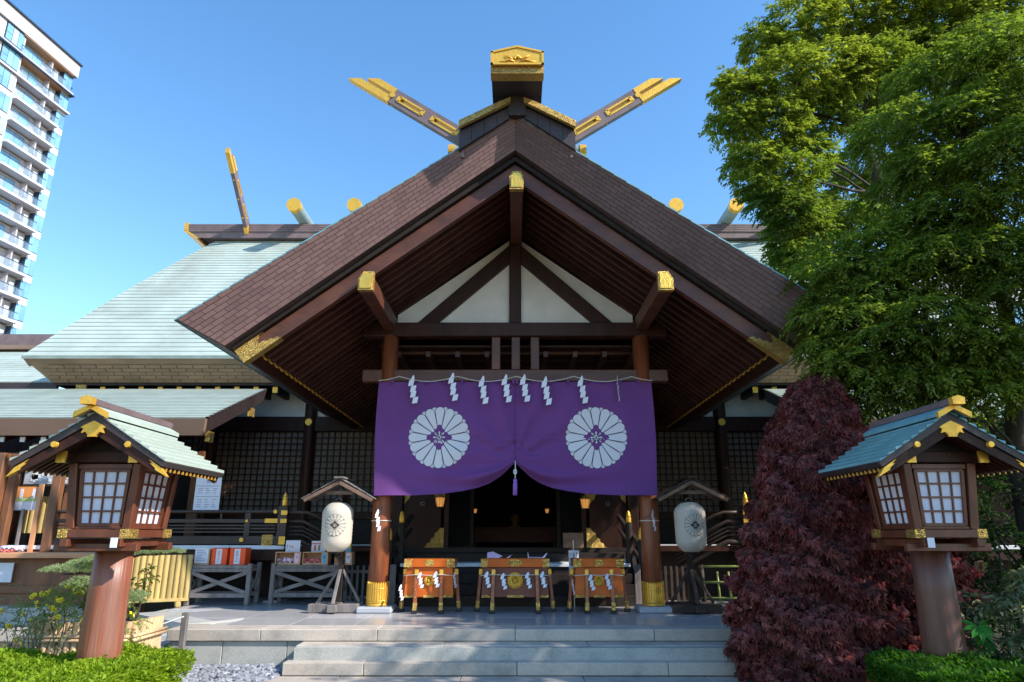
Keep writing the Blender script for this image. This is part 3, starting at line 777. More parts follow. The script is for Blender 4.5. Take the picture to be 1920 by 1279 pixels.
# ---- walls of the hall (front plane at y 17)
for s in (-1, 1):
    B().box(s * 10.9, s * 2.4, 17.02, 17.12, 4.44, 5.12).out("plaster_panel", "plaster", H)
    B().box(s * 10.9, s * 2.4, 16.90, 17.10, 4.06, 4.42, .01).out("lintel", "wood_dark", H)
    B().box(s * 10.9, s * 2.4, 16.88, 17.10, 1.95, 2.11, .01).out("sill_beam", "wood_dark", H)
    B().box(s * 10.9, s * 2.4, 16.95, 17.10, 1.30, 1.95).out("wainscot", "wood_black", H)
    B().box(s * 10.9, s * 10.7, 17.0, 23.5, 1.3, 5.2).out("side_wall", "wood_dark", H)
    for x in (2.62, 5.11, 7.55, 10.0):
        c_ = B().cyl((s * x, 16.95, 1.3), (s * x, 16.95, 5.1), .15, n=24).out("hall_column", "wood_dark", H)
        B().cyl((s * x, 16.78, 4.27), (s * x, 16.82, 4.27), .085, n=20).out("gold_boss", "gold_matt", c_)
    for x0, x1 in ((2.78, 4.96), (5.26, 7.40), (7.70, 9.85)):
        lw = one("lattice_window", "paper_dim", H, box=(s * x0, s * x1, 17.04, 17.06, 2.11, 4.06))
        n = 14; w = (x1 - x0) / n
        lat = B()
        for k in range(n + 1): lat.box(s * (x0 + k * w) - .013, s * (x0 + k * w) + .013, 16.985, 17.015, 2.11, 4.06)
        for k in range(14): lat.box(s * x0, s * x1, 16.99, 17.02, 2.11 + k * .15 - .012, 2.11 + k * .15 + .012)
        lat.out("lattice", "wood_dark", lw, kind='stuff')
# hall interior
for s in (-1, 1):
    one("inner_wall", "interior", H, box=(s * 2.40, s * 2.50, 14.5, 22.5, 1.2, 4.9))
    one("porch_column", "wood_dark", H, box=(s * 2.30, s * 2.52, 14.35, 14.57, .435, 5.0), ch=.02)
    # folded door leaf with gold corner mounts
    dl = one("door_leaf", "wood_dark", H, box=(s * 1.52, s * 2.29, 14.42, 14.48, 1.27, 3.05), ch=.01)
    for (ax, az, sx, sz) in ((1.54, 1.29, 1, 1), (1.54, 2.62, 1, -1), (2.27, 2.62, -1, -1)):
        tri = [(0, 0), (.36, 0), (.33, .05), (.27, .07), (.25, .13), (.19, .15), (.17, .22), (.11, .25), (.09, .33), (.04, .36), (0, .42)]
        B().prism([(s * (ax + sx * a), az + sz * c) for a, c in tri], lambda a, c, d: (a, d, c), 14.398, 14.418).out("corner_mount", "gold_relief", dl)
    B().box(s * 1.45, s * 1.535, 14.39, 14.42, 1.27, 1.72).out("edge_mount", "gold_relief", dl)
    B().box(s * 1.45, s * 1.535, 14.39, 14.42, 2.2, 2.62).out("edge_mount", "gold_relief", dl)
    B().lathe([(.0, -.01), (.05, -.01), (.055, 0), (.04, .012), (.0, .02)], (0, 0, 0), 16)
    rr = B().tube([(s * 1.90 + .035 * math.cos(t), 14.39, 2.20 + .035 * math.sin(t)) for t in np.linspace(0, 6.28, 17)], .006, 6).out("door_ring", "steel", dl)
    one("door_frame", "wood_dark", H, box=(s * 1.36, s * 1.45, 14.42, 14.56, 1.25, 3.2))
    one("inner_post", "wood_black", H, box=(s * .90, s * .98, 15.3, 15.4, 1.25, 3.2))
    sc = one("glass_screen", "glass_dark", H, box=(s * .99, s * 1.68, 15.33, 15.35, 1.35, 3.0))
    one("screen_rail", "wood_black", sc, box=(s * .98, s * 1.7, 15.31, 15.38, 1.27, 1.36))
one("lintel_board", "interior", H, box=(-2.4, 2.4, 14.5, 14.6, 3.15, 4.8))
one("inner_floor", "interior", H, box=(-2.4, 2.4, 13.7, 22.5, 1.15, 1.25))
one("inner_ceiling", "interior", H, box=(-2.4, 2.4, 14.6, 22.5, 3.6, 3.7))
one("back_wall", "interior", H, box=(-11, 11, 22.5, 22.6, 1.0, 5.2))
one("threshold", "wood_black", H, box=(-2.3, 2.3, 14.3, 14.6, 1.25, 1.34))
# broad wooden stair up to the hall
for k, (z0, z1, y0) in enumerate(((.435, .60, 12.22), (.60, .77, 12.42), (.77, .93, 12.62), (.93, 1.04, 12.82), (1.10, 1.25, 13.5))):
    one("stair_riser", "wood_black", H, box=(-2.05, 2.05, y0, y0 + .9, z0, z1 - .001), ch=.004)
one("stair_tread", "lacquer_white", H, box=(-2.05, 2.05, 12.78, 13.6, 1.041, 1.10), ch=.004)
for s in (-1, 1):
    for (x, y, zt) in ((2.20, 12.42, 1.50), (2.08, 12.95, 1.80)):
        pt = B().cyl((s * x, y, .435), (s * x, y, zt), .062, n=20).out("rail_post", "wood_black", H)
        B().lathe([(.045, 0), (.05, .02), (.045, .05), (.05, .08), (.038, .12), (.05, .135), (.03, .15), (.035, .175), (.012, .21), (0, .225)], (s * x, y, zt), 20).out("post_finial", "gold_matt", pt)
    B().beam((s * 2.20, 12.42, 1.38), (s * 2.08, 14.2, 1.95), .07, .08).out("hand_rail", "wood_black", H)
    B().beam((s * 2.20, 12.42, 1.15), (s * 2.08, 14.2, 1.70), .05, .05).out("stair_rail", "wood_black", H)
    B().slab([(s * 2.1, 12.2, .435), (s * 2.1, 13.6, .435), (s * 2.1, 13.6, 1.30), (s * 2.1, 12.9, 1.2)], (s * .07, 0, 0)).out("stringer", "wood_black", H)
    # veranda
    one("veranda_floor", "wood_dark", H, box=(s * 10.9, s * 2.45, 13.06, 16.95, 1.30, 1.388))
    for a, c in ((10.9, 8.3), (8.3, 6.6), (6.596, 5.2), (5.196, 4.20)):
        one("veranda_edge", "lacquer_white", H, box=(s * (a - .003), s * (c + .003), 12.96, 13.06, 1.335, 1.405), ch=.004)
    one("veranda_edge", "lacquer_white", H, box=(s * 4.19, s * 2.45, 13.9, 14.0, 1.335, 1.405), ch=.004)
    one("veranda_beam", "wood_dark", H, box=(s * 10.9, s * 4.2, 12.99, 13.10, 1.14, 1.333), ch=.01)
    one("underfloor_wall", "wood_black", H, box=(s * 10.9, s * 2.45, 13.9, 13.98, .43, 1.30))
    for x in (8.4, 6.4, 4.32):
        one("veranda_post", "wood_dark", H, box=(s * x - .11, s * x + .11, 12.98, 13.18, .46, 1.14), ch=.015)
        one("post_pad", "plinth_stone", H, box=(s * x - .16, s * x + .16, 12.92, 13.25, .434, .462))
    # veranda railing
    rl = B().cyl((s * 8.6, 13.0, 2.0), (s * 4.36, 13.0, 2.0), .032, n=14).out("top_rail", "wood_rail", H)
    B().cyl((s * 4.42, 12.955, 2.0), (s * 4.42, 12.967, 2.0), .035, n=16).out("rail_boss", "gold_matt", rl)
    mrl = one("middle_rail", "wood_rail", H, box=(s * 8.6, s * 4.36, 12.97, 13.03, 1.80, 1.87), ch=.006)
    for x in (6.42, 4.93): B().cyl((s * x, 12.955, 1.835), (s * x, 12.97, 1.835), .024, n=14).out("rail_boss", "gold_matt", mrl)
    one("rail_mount", "gold_matt", mrl, box=(s * 4.36, s * 4.60, 12.962, 13.04, 1.80, 1.875))
    for z in (1.755, 1.70, 1.64): one("rail_slat", "wood_rail", H, box=(s * 8.6, s * 4.40, 12.985, 13.015, z - .014, z + .014))
    lr = one("lower_rail", "wood_rail", H, box=(s * 8.6, s * 4.36, 12.965, 13.035, 1.42, 1.57), ch=.008)
    B().cyl((s * 4.99, 12.945, 1.50), (s * 4.99, 12.966, 1.50), .038, n=16).out("rail_boss", "gold_matt", lr)
    one("rail_mount", "gold_relief", lr, box=(s * 4.42, s * 4.62, 12.955, 12.964, 1.40, 1.59))
    for x, z1 in ((4.92, 1.98), (6.42, 1.98), (5.42, 1.84)):
        if x != 5.42: one("rail_stile", "wood_rail", H, box=(s * x - .05, s * x + .05, 12.968, 13.032, 1.57, z1))
    one("rail_stile", "wood_rail", H, box=(s * 5.42 - .014, s * 5.42 + .014, 12.985, 13.015, 1.87, 1.98))
    pp = one("newel_post", "wood_rail", H, box=(s * 4.19, s * 4.36, 12.93, 13.08, 1.40, 2.10), ch=.01)
    for z0, z1 in ((1.94, 2.02), (1.80, 1.87), (1.42, 1.56)): one("post_mount", "gold_matt", pp, box=(s * 4.185, s * 4.30, 12.92, 12.932, z0, z1))
    B().lathe([(.045, 0), (.05, .02), (.045, .06), (.052, .09), (.038, .13), (.05, .15), (.03, .17), (.035, .2), (.012, .24), (0, .27)], (s * 4.27, 13.0, 2.10), 20).out("post_finial", "gold_matt", pp)
    # railing of the side stair, falling towards the middle
    B().tube([(s * 4.19, 13.0, 1.99), (s * 3.86, 13.05, 1.99), (s * 3.70, 13.1, 1.93), (s * 3.0, 13.3, 1.55)], .03, 12).out("hand_rail", "wood_rail", H)
    for dz, r_ in ((-.14, .035), (-.24, .02), (-.31, .02), (-.38, .02), (-.50, .05)):
        B().tube([(s * 4.19, 13.02, 1.97 + dz), (s * 3.92, 13.07, 1.97 + dz), (s * 3.0, 13.32, 1.47 + dz)], r_, 8).out("stair_rail", "wood_rail", H)
    one("side_panel", "wood_black", H, box=(s * 4.19, s * 2.45, 13.6, 13.66, .43, 1.33))

# ------------------------------------------------------------------ purple curtain
def hem(x):
    a = abs(x)
    return float(np.interp(a, [0, .06, .14, .25, .42, .6, .85, 1.15, 1.6, 2.26], [2.715, 2.66, 2.585, 2.49, 2.39, 2.32, 2.265, 2.225, 2.20, 2.195]))
def cloth_y(x, z):
    a = abs(x); v = (4.04 - z) / (4.04 - hem(x))
    near = math.exp(-((a / 1.15) ** 2))
    k = max(0.0, (v - .66) / .34)
    y = 11.12
    y -= .10 * near * k * math.sin(22 * (v - .05 * a) + 3 * a + (0.8 if x > 0 else 0)) * (.35 + a)
    y -= .034 * near * k * math.sin(47 * v + 5 * a)
    y -= .010 * math.exp(-((z - 3.08 - .02 * math.sin(2 * x)) / .02) ** 2) + .004 * math.exp(-((a - 1.13) / .015) ** 2)
    y += .034 * math.sin(1.9 * x + .6) * v + .016 * math.sin(3.9 * a + 1.0 + 2.0 * v) * v + .006 * math.sin(9 * x + 4 * v)
    # soft diagonal drag lines from the gather up to the outer side
    r = math.hypot(a, z - 2.75); th = math.atan2(z - 2.75, a + .02)
    y -= .030 * math.sin(11 * th + .5 * a) * math.exp(-((r - .75) / .6) ** 2) * min(1, r / .3)
    y -= .10 * k * k * max(0, 1 - a / .5) * .3
    return y
nor = thing("noren_curtain", "purple shrine curtain with two white sixteen-petal flower crests, parted at its centre", "curtain", (0, 11.12, 4.04), None)
for s in (-1, 1):
    nx, nz = 90, 84
    V = []; F = []
    for i in range(nx + 1):
        x = s * (.003 + 2.262 * (i / nx) ** 1.15)
        hz = hem(x)
        for j in range(nz + 1):
            v = j / nz; z = 4.04 + (hz - 4.04) * v
            xx = x + s * .02 * math.sin(4 * v) * (i / nx)
            V.append((xx, cloth_y(x, z), z))
    for i in range(nx):
        for j in range(nz):
            q = (i * (nz + 1) + j, (i + 1) * (nz + 1) + j, (i + 1) * (nz + 1) + j + 1, i * (nz + 1) + j + 1)
            F.append(q)
    b = B(); b.add(V, F, True)
    b.out("cloth_panel", "cloth", nor)
    hm = B().tube([(s * (.004 + 2.26 * (i / 60)), cloth_y(s * (.004 + 2.26 * (i / 60)), hem(2.26 * (i / 60))) - .002, hem(2.26 * (i / 60))) for i in range(61)], .007, 6).out("hem", "cloth", nor)
    for k, x in enumerate((.03, .30, .59, .88, 1.17, 1.46, 1.75, 2.04)):
        B().box(s * x - .020, s * x + .020, 11.075, 11.10, 4.00, 4.085, .004).out("tie_loop", "cloth", nor)
def petal(r0, r1, w0, w1, n=10):
    """petal outline along +b, rounded outer end"""
    rc = r1 - w1; pts = [(-w0 + (w0 - w1) * i / 6, r0 + (rc - r0) * i / 6) for i in range(6)]
    pts += [(-w1 * math.cos(t), rc + w1 * math.sin(t)) for t in np.linspace(0, math.pi, n)]
    pts += [(w1 + (w0 - w1) * i / 6, rc + (r0 - rc) * i / 6) for i in range(1, 7)]
    return pts
def flat_shape(poly, fn, b, sub=3):
    """fan-filled polygon pushed through fn(x, z)"""
    cx = sum(p[0] for p in poly) / len(poly); cz = sum(p[1] for p in poly) / len(poly)
    n = len(poly); V = []; F = []
    for r in range(sub + 1):
        t = r / sub
        for p in poly: V.append(fn(cx + (p[0] - cx) * t, cz + (p[1] - cz) * t))
    for r in range(sub):
        for i in range(n):
            j = (i + 1) % n
            F.append((r * n + i, r * n + j, (r + 1) * n + j, (r + 1) * n + i) if r else (i, n + j, n + i))
    if True: F = [f for f in F]
    b.add(V, F, True)
def crest(cx, cz, R_, fn0, parent, fill, line, depth, name="crest", outline_only=False):
    bw, bl_, bc = B(), B(), B()
    def f(l):
        return lambda x, z: fn0(cx + x, cz + z, l)
    # ring of tips behind
    def rot(poly, a): return [(p[0] * math.cos(a) + p[1] * math.sin(a), -p[0] * math.sin(a) + p[1] * math.cos(a)) for p in poly]
    for k in range(16):
        a = 2 * math.pi * (k + .5) / 16
        pw = petal(.80 * R_, .995 * R_, .02 * R_, .085 * R_, 8)
        if not outline_only:
            flat_shape(rot(pw, a), f(depth), bw, 1)
    for k in range(16):
        a = 2 * math.pi * k / 16
        w1 = .160 * R_
        po = petal(.05 * R_, 1.0 * R_, .012 * R_, w1 + .004 * R_)
        pi_ = petal(.13 * R_, .985 * R_, .016 * R_, w1 - .013 * R_)
        flat_shape(rot(po, a), f(depth * 1.6), bl_, 3)
        flat_shape(rot(pi_, a), f(depth * 2.3), bw, 3)
    if outline_only:     # small outer arcs between petals
        for k in range(16):
            a = 2 * math.pi * (k + .5) / 16
            flat_shape(rot([(-.10 * R_, .93 * R_), (0, 1.0 * R_), (.10 * R_, .93 * R_), (0, .975 * R_)], a), f(depth * 3), bl_, 1)
    # centre: four-petalled flower
    for k in range(4):
        a = math.pi / 2 * k
        cl = [(0, .06), (-.10, .16), (-.19, .15), (-.17, .26), (-.10, .29), (-.09, .37), (0, .42), (.09, .37), (.10, .29), (.17, .26), (.19, .15), (.10, .16)]
        flat_shape(rot([(p[0] * R_ * .95, p[1] * R_) for p in cl], a), f(depth * 3.0), bc, 2)
        flat_shape(rot([(-.018 * R_, .04 * R_), (-.018 * R_, .13 * R_), (-.032 * R_, .17 * R_), (0, .20 * R_), (.032 * R_, .17 * R_), (.018 * R_, .13 * R_), (.018 * R_, .04 * R_)], a), f(depth * 3.7), bw, 1)
        flat_shape(rot([(-.010 * R_, .04 * R_), (-.006 * R_, .22 * R_), (.006 * R_, .22 * R_), (.010 * R_, .04 * R_)], a + math.pi / 4), f(depth * 3.7), bw, 1)
    ring = [(.07 * R_ * math.cos(t), .07 * R_ * math.sin(t)) for t in np.linspace(0, 2 * math.pi, 14)[:-1]]
    flat_shape(ring, f(depth * 4.0), bw, 1)
    flat_shape([(p[0] * .5, p[1] * .5) for p in ring], f(depth * 4.4), bc, 1)
    o = bw.out(name, fill, parent)
    bl_.out("petal_outline", line, o); bc.out("centre_flower", "cloth" if line == "print_line" else line, o)
    return o
for s in (-1, 1):
    cx = -1.235 if s < 0 else 1.32
    crest(cx, 3.115, .505, lambda x, z, l: (x, cloth_y(x, max(z, hem(x))) - l, z), nor, "cloth_print", "print_line", .0045)

# braided rope along the top and the paper streamers on it
ROPE_X = [(-2.26, 4.045), (-1.92, 4.115), (-.955, 4.115), (.02, 4.115), (.97, 4.115), (1.93, 4.11), (2.27, 4.045)]
rp = []
for (x0, z0), (x1, z1) in zip(ROPE_X[:-1], ROPE_X[1:]):
    for k in range(14):
        t = k / 14; rp.append(Vector((x0 + (x1 - x0) * t, 11.04, z0 + (z1 - z0) * t - .085 * math.sin(math.pi * t) * (1 if x1 - x0 > .5 else .15))))
rp.append(Vector((2.27, 11.04, 4.045)))
def twisted(pts, r, pitch, mat_, name):
    b = B(); acc = 0; out = [[], []]
    fine = []
    for a, c in zip(pts[:-1], pts[1:]):
        n = max(2, int((c - a).length / (pitch / 6)))
        fine += [a.lerp(c, i / n) for i in range(n)]
    fine.append(pts[-1])
    ph = 0
    for i, p in enumerate(fine):
        if i: ph += (p - fine[i - 1]).length / pitch * 2 * math.pi
        for q in (0, 1):
            t = ph + q * math.pi
            out[q].append(p + Vector((0, math.cos(t), math.sin(t))) * r * .55)
    for q in (0, 1): b.tube(out[q], r * .62, 5)
    return b
solo(twisted(rp, .0085, .05, None, ""), "braided_rope", "rope", "thin braided rope draped along the top of the purple curtain", "rope")
def shide_b(h=.42, w=.085, x=0, y=0, z=0, turn=0.0, segs=4):
    """folded zigzag paper streamer, hanging from its top"""
    b = B(); ca, sa = math.cos(turn), math.sin(turn)
    sh = h / (segs + .75)
    def put(u, v, d): return (x + u * ca - d * sa, y + u * sa + d * ca, z - v)
    b.prism([(-.008, 0), (.010, 0), (.022, sh * .8), (-.022 - w * .25, sh * .8)], put, -.001, .0015)
    u = -w * .35; v = sh * .72
    for k in range(segs):
        o = (k % 2) * .0
        b.prism([(u - w * .30, v + sh * .14), (u + w * .55, v - sh * .06), (u + w * .38, v + sh * .95), (u - w * .48, v + sh * 1.12)], put, -.001 - .003 * k, .0015 - .003 * k)
        u += w * (.42 if k % 2 == 0 else .10) - w * .06; v += sh * .96
    return b
spx = [(771, 705, "leftmost white zigzag paper streamer on the curtain rope, above the left crest's outer edge", .50, .1),
       (847, 700, "white zigzag paper streamer hung highest, above the right part of the left crest", .50, 0),
       (905, 706, "white zigzag paper streamer between the left crest and the centre pair", .50, -.1),
       (949, 703, "white zigzag paper streamer just left of the curtain's centre seam", .50, 0),
       (984, 703, "white zigzag paper streamer just right of the curtain's centre seam", .49, .1),
       (1025, 707, "white zigzag paper streamer between the right crest and the centre pair", .51, -.05),
       (1094, 706, "white zigzag paper streamer above the left part of the right crest", .49, 0.05),
       (1162, 705, "rightmost paper streamer on the curtain rope, twisted edge-on", .46, 1.25)]
for u, v, lab, hh, tr in spx:
    x = (u - 966) * .00862 + .0; z = 4.145 - (v - 703) * .0087
    o = shide_b(hh * .96, .098, 0, 0, 0, tr, 4).out("paper_streamer", "shide"); o.location = (x, 11.015, z)
    tag(o, lab, "paper streamer", "zigzag paper streamers along the curtain")
# tassel
tas = thing("curtain_tassel", "purple tassel on a white knotted cord hanging at the curtain's parting", "tassel", (0, 11.0, 2.2))
B().tube([(0, 11.03, 2.73), (.004, 11.0, 2.62), (0, 11.0, 2.42)], .007, 8).out("cord", "rope_white", tas)
kn = B()
for a in (0, 1): kn.tube([(.022 * math.cos(t), 11.0 + (.008 if a else -.008), 2.545 + a * .02 + .026 * math.sin(t)) for t in np.linspace(0, 6.28, 16)], .008, 6)
kn.out("knot", "rope_white", tas)
B().lathe([(.0, .258), (.018, .255), (.032, .235), (.030, .205), (.027, .195), (.034, .18), (.036, .0), (.0, .0)], (0, 11.0, 2.19), 20).out("tassel_head", "tassel_purple", tas)

# ------------------------------------------------------------------ donation boxes
def donation_box(w, label, body_m, big, cx, streams):
    t = thing("donation_box", label, "donation box", (cx, 11.45, .435), "wooden donation boxes before the stair")
    H0 = .80; d = .27
    # tapered chest
    b = B(); tw, bw_ = w / 2 - .035, w / 2 - .01
    V = [(-bw_, -d, .235), (bw_, -d, .235), (bw_, d, .235), (-bw_, d, .235), (-tw, -d + .03, .665), (tw, -d + .03, .665), (tw, d - .03, .665), (-tw, d - .03, .665)]
    org = BASE[t]
    def W(p): return Vector(p) + org
    b.add([W(p) for p in V], [(0, 3, 2, 1), (4, 5, 6, 7), (0, 1, 5, 4), (1, 2, 6, 5), (2, 3, 7, 6), (3, 0, 4, 7)])
    ch = b.out("chest", body_m, t)
    def bx(name, m, p, x0, x1, y0, y1, z0, z1, c=.004):
        return B().box(x0 + org.x, x1 + org.x, y0 + org.y, y1 + org.y, z0 + org.z, z1 + org.z, c).out(name, m, p)
    lid = bx("lid_rim", "wood_orange", t, -w / 2, w / 2, -d - .01, -d + .03, .672, .795)
    bx("lid_rim", "wood_orange", t, -w / 2, w / 2, d - .03, d + .01, .672, .79)
    for s in (-1, 1): bx("lid_rim", "wood_orange", t, s * (w / 2), s * (w / 2 - .04), -d + .031, d - .031, .672, .793)
    for k in range(int(w / .075)):
        x = -w / 2 + .08 + k * .075
        if x < w / 2 - .07: bx("grate_bar", "wood_orange", t, x - .014, x + .014, -d + .031, d - .031, .72, .755)
    yl = -d - .0135
    cw = .13 if not big else .115
    for s in (-1, 1):
        pl_ = [(0, 0), (cw, 0), (cw - .018, .03), (cw - .005, .055), (cw - .018, .085), (cw, .122), (0, .122)]
        B().prism([(s * (w / 2 + .003) - s * a, .67 + c) for a, c in pl_], lambda a, c, dd: (org.x + a, org.y + dd, org.z + c), yl, yl + .0034).out("corner_plate", "gold_relief", lid)
        bx("lid_cap", "gold_relief", lid, s * (w / 2 + .004), s * (w / 2 + .0005), -d - .012, -d + .03, .672, .795, .0)
    ov = [(.075 * (1.5 if big else 1) * math.cos(a) * (1 + .06 * math.cos(6 * a)), .735 + .052 * math.sin(a) * (1 + .06 * math.cos(6 * a))) for a in np.linspace(0, 2 * math.pi, 30)[:-1]]
    B().prism(ov, lambda a, c, dd: (org.x + a, org.y + dd, org.z + c), yl, yl + .0034).out("oval_plate", "gold_relief", lid)
    # bottom plates
    yb = -d - .002
    for x0, x1 in ((-w / 2 + .015, -w / 2 + .20), (-.085 * (1.5 if big else 1), .085 * (1.5 if big else 1)), (w / 2 - .20, w / 2 - .015)):
        bx("foot_plate", "gold_relief", ch, x0, x1, yb - .006, yb + .03, .225, .262, .002)
    # crest
    R_ = .125 if big else .085
    bc = B(); c0 = Vector((org.x, org.y - d + .012, org.z + .475))
    for k in range(16):
        a = 2 * math.pi * k / 16; dd = Vector((math.sin(a), 0, math.cos(a))); tt = Vector((math.cos(a), 0, -math.sin(a)))
        bc.tube([c0 + dd * R_ * .15, c0 + dd * R_ * .5 + Vector((0, -.018, 0)), c0 + dd * R_ * .82 + Vector((0, -.022, 0)), c0 + dd * R_ * .98 + Vector((0, -.004, 0))], [R_ * .04, R_ * .10, R_ * .155, R_ * .08], 8)
    for k in range(4):
        a = math.pi / 2 * k + math.pi / 4; dd = Vector((math.sin(a), 0, math.cos(a)))
        bc.tube([c0 + Vector((0, -.026, 0)), c0 + dd * R_ * .28 + Vector((0, -.032, 0))], [R_ * .08, R_ * .10], 8)
    bc.lathe([(0, 0)], (0, 0, 0), 3) if False else None
    bc.cyl(c0 + Vector((0, .01, 0)), c0 + Vector((0, -.006, 0)), R_ * .96, n=32)
    bc.out("crest", "gold_matt", ch)
    # legs: two in front, two at each side
    lx = w * (.245 if not big else .315)
    for s in (-1, 1):
        for (xt, xb, yt, yb2) in ((s * lx, s * lx * 1.05, -d - .01, -d - .055), (s * (w / 2 + .012), s * (w / 2 + .065), -.03, -.03)):
            lg = B().beam(W((xt, yt, .625)), W((xb, yb2, .035)), .052 if xt == s * lx else .05, .05, up=(0, -1, 0), ch=.004).out("leg", "wood_leg", t)
            p0, p1 = W((xt, yt, .625)), W((xb, yb2, .035)); dv = (p1 - p0).normalized()
            B().beam(p0 - dv * .012, p0 + dv * .075, .058, .056, up=(0, -1, 0), ch=.003).out("leg_cap", "gold_matt", lg)
            B().beam(p1 - dv * .125, p1 - dv * .005, .060, .058, up=(0, -1, 0), ch=.003).out("leg_shoe", "gold_relief", lg)
            B().box(p1.x - .045, p1.x + .045, p1.y - .05, p1.y + .04, .4355, .485, .004).out("rubber_foot", "rubber", lg)
            for q in (.30, .48, .66):
                p = p0.lerp(p1, q)
                if yt < -.1: B().cyl(p + Vector((0, -.024, 0)), p + Vector((0, -.034, 0)), .010, .004, 8).out("stud", "gold_matt", lg)
    # rope and streamers round the chest
    yy = -d - .045
    pts = [W((-w / 2 - .01, 0, .545)), W((-w / 2 + .0, yy + .04, .545)), W((-lx, yy - .012, .565)), W((0, yy + .02, .55)), W((lx, yy - .012, .565)), W((w / 2, yy + .04, .545)), W((w / 2 + .01, 0, .545))]
    r_ = B().tube(pts, .006, 6).out("rope", "rope", t)
    for x, z, tr in streams:
        o = shide_b(.24 if big else .235, .062, org.x + x, org.y + yy - .005, org.z + z, tr, 4).out("streamer", "shide", r_)
    return t
donation_box(.78, "small bright orange donation box with gold fittings, left of the big one", "wood_orange", False, -1.335, [(-.125, .60, 0), (.115, .61, 0), (.40, .60, 1.2), (-.42, .42, 1.0)])
donation_box(1.06, "large reddish brown donation box with orange lid and big gold crest, in the middle", "wood_redbrown", True, .0, [(-.43, .61, 0), (-.18, .585, 0), (.20, .60, 0), (.43, .61, 0)])
donation_box(.78, "small deep orange donation box with gold fittings, in front of the notice strip", "wood_orange", False, 1.30, [(-.125, .565, 0), (.13, .58, 0), (-.41, .50, 1.1)])
# paper slips lying on the middle box
b = B(); b.add([(-.44, 11.2, 1.25), (-.26, 11.2, 1.245), (-.20, 11.25, 1.27), (-.35, 11.32, 1.335), (-.44, 11.3, 1.32)], [(0, 1, 2, 3, 4)]); b.slab([(-.14, 11.2, 1.245), (-.10, 11.2, 1.245), (-.03, 11.22, 1.31), (-.05, 11.22, 1.29)], (0, .03, 0))
solo(b.slab([(-.44, 11.2, 1.243), (-.26, 11.2, 1.243), (-.20, 11.25, 1.265), (-.44, 11.3, 1.31)], (0, 0, .002)), "folded_paper", "pink_pale", "folded pale pink paper slips lying on the left of the big donation box lid", "paper")
b = B(); b.slab([(.20, 11.2, 1.245), (.22, 11.2, 1.245), (.20, 11.24, 1.33), (.195, 11.24, 1.33)], (0, .03, 0)); b.slab([(.42, 11.2, 1.245), (.46, 11.2, 1.245), (.51, 11.22, 1.32), (.49, 11.22, 1.31)], (0, .03, 0)); b.slab([(.20, 11.2, 1.243), (.45, 11.2, 1.243), (.45, 11.4, 1.25), (.20, 11.4, 1.25)], (0, 0, .002))
solo(b, "folded_paper", "pink_pale", "folded pale pink paper with upright corners on the right of the big donation box lid", "paper")

# sprigs with a paper streamer tied to each pillar
for s, x, lab in ((-1, -2.16, "evergreen sprig with white paper streamer tied to the left porch pillar"), (1, 2.17, "evergreen sprig with white paper streamer tied to the right porch pillar")):
    t = thing("sprig", lab, "sprig", (x, 11.24, 1.85))
    B().lathe([(.158, 0), (.160, .008), (.158, .016)], (x, 11.4, 1.80), 28).out("cord", "rope", t)
    n = 46; ang = rng.uniform(-1.5, 1.5, n)
    P_ = np.stack([x + .19 * np.sin(ang), 11.4 - .19 * np.cos(ang), rng.normal(1.86, .09, n) + .0 * ang], 1)
    D_ = np.stack([np.sin(ang) + rng.normal(0, .4, n), -.3 + rng.normal(0, .3, n), rng.normal(.0, .7, n)], 1)
    leaves("leaf", P_, D_, .07, .028, "leaf_dark", t, kind='stuff')
    B().tube([(x - .16, 11.20, 1.83), (x, 11.21, 1.90), (x + .03, 11.2, 2.02)], .006, 6).out("twig", "bark", t)
    shide_b(.34, .07, x + .02 * s, 11.185, 1.98, .9, 4).out("streamer", "shide", t)

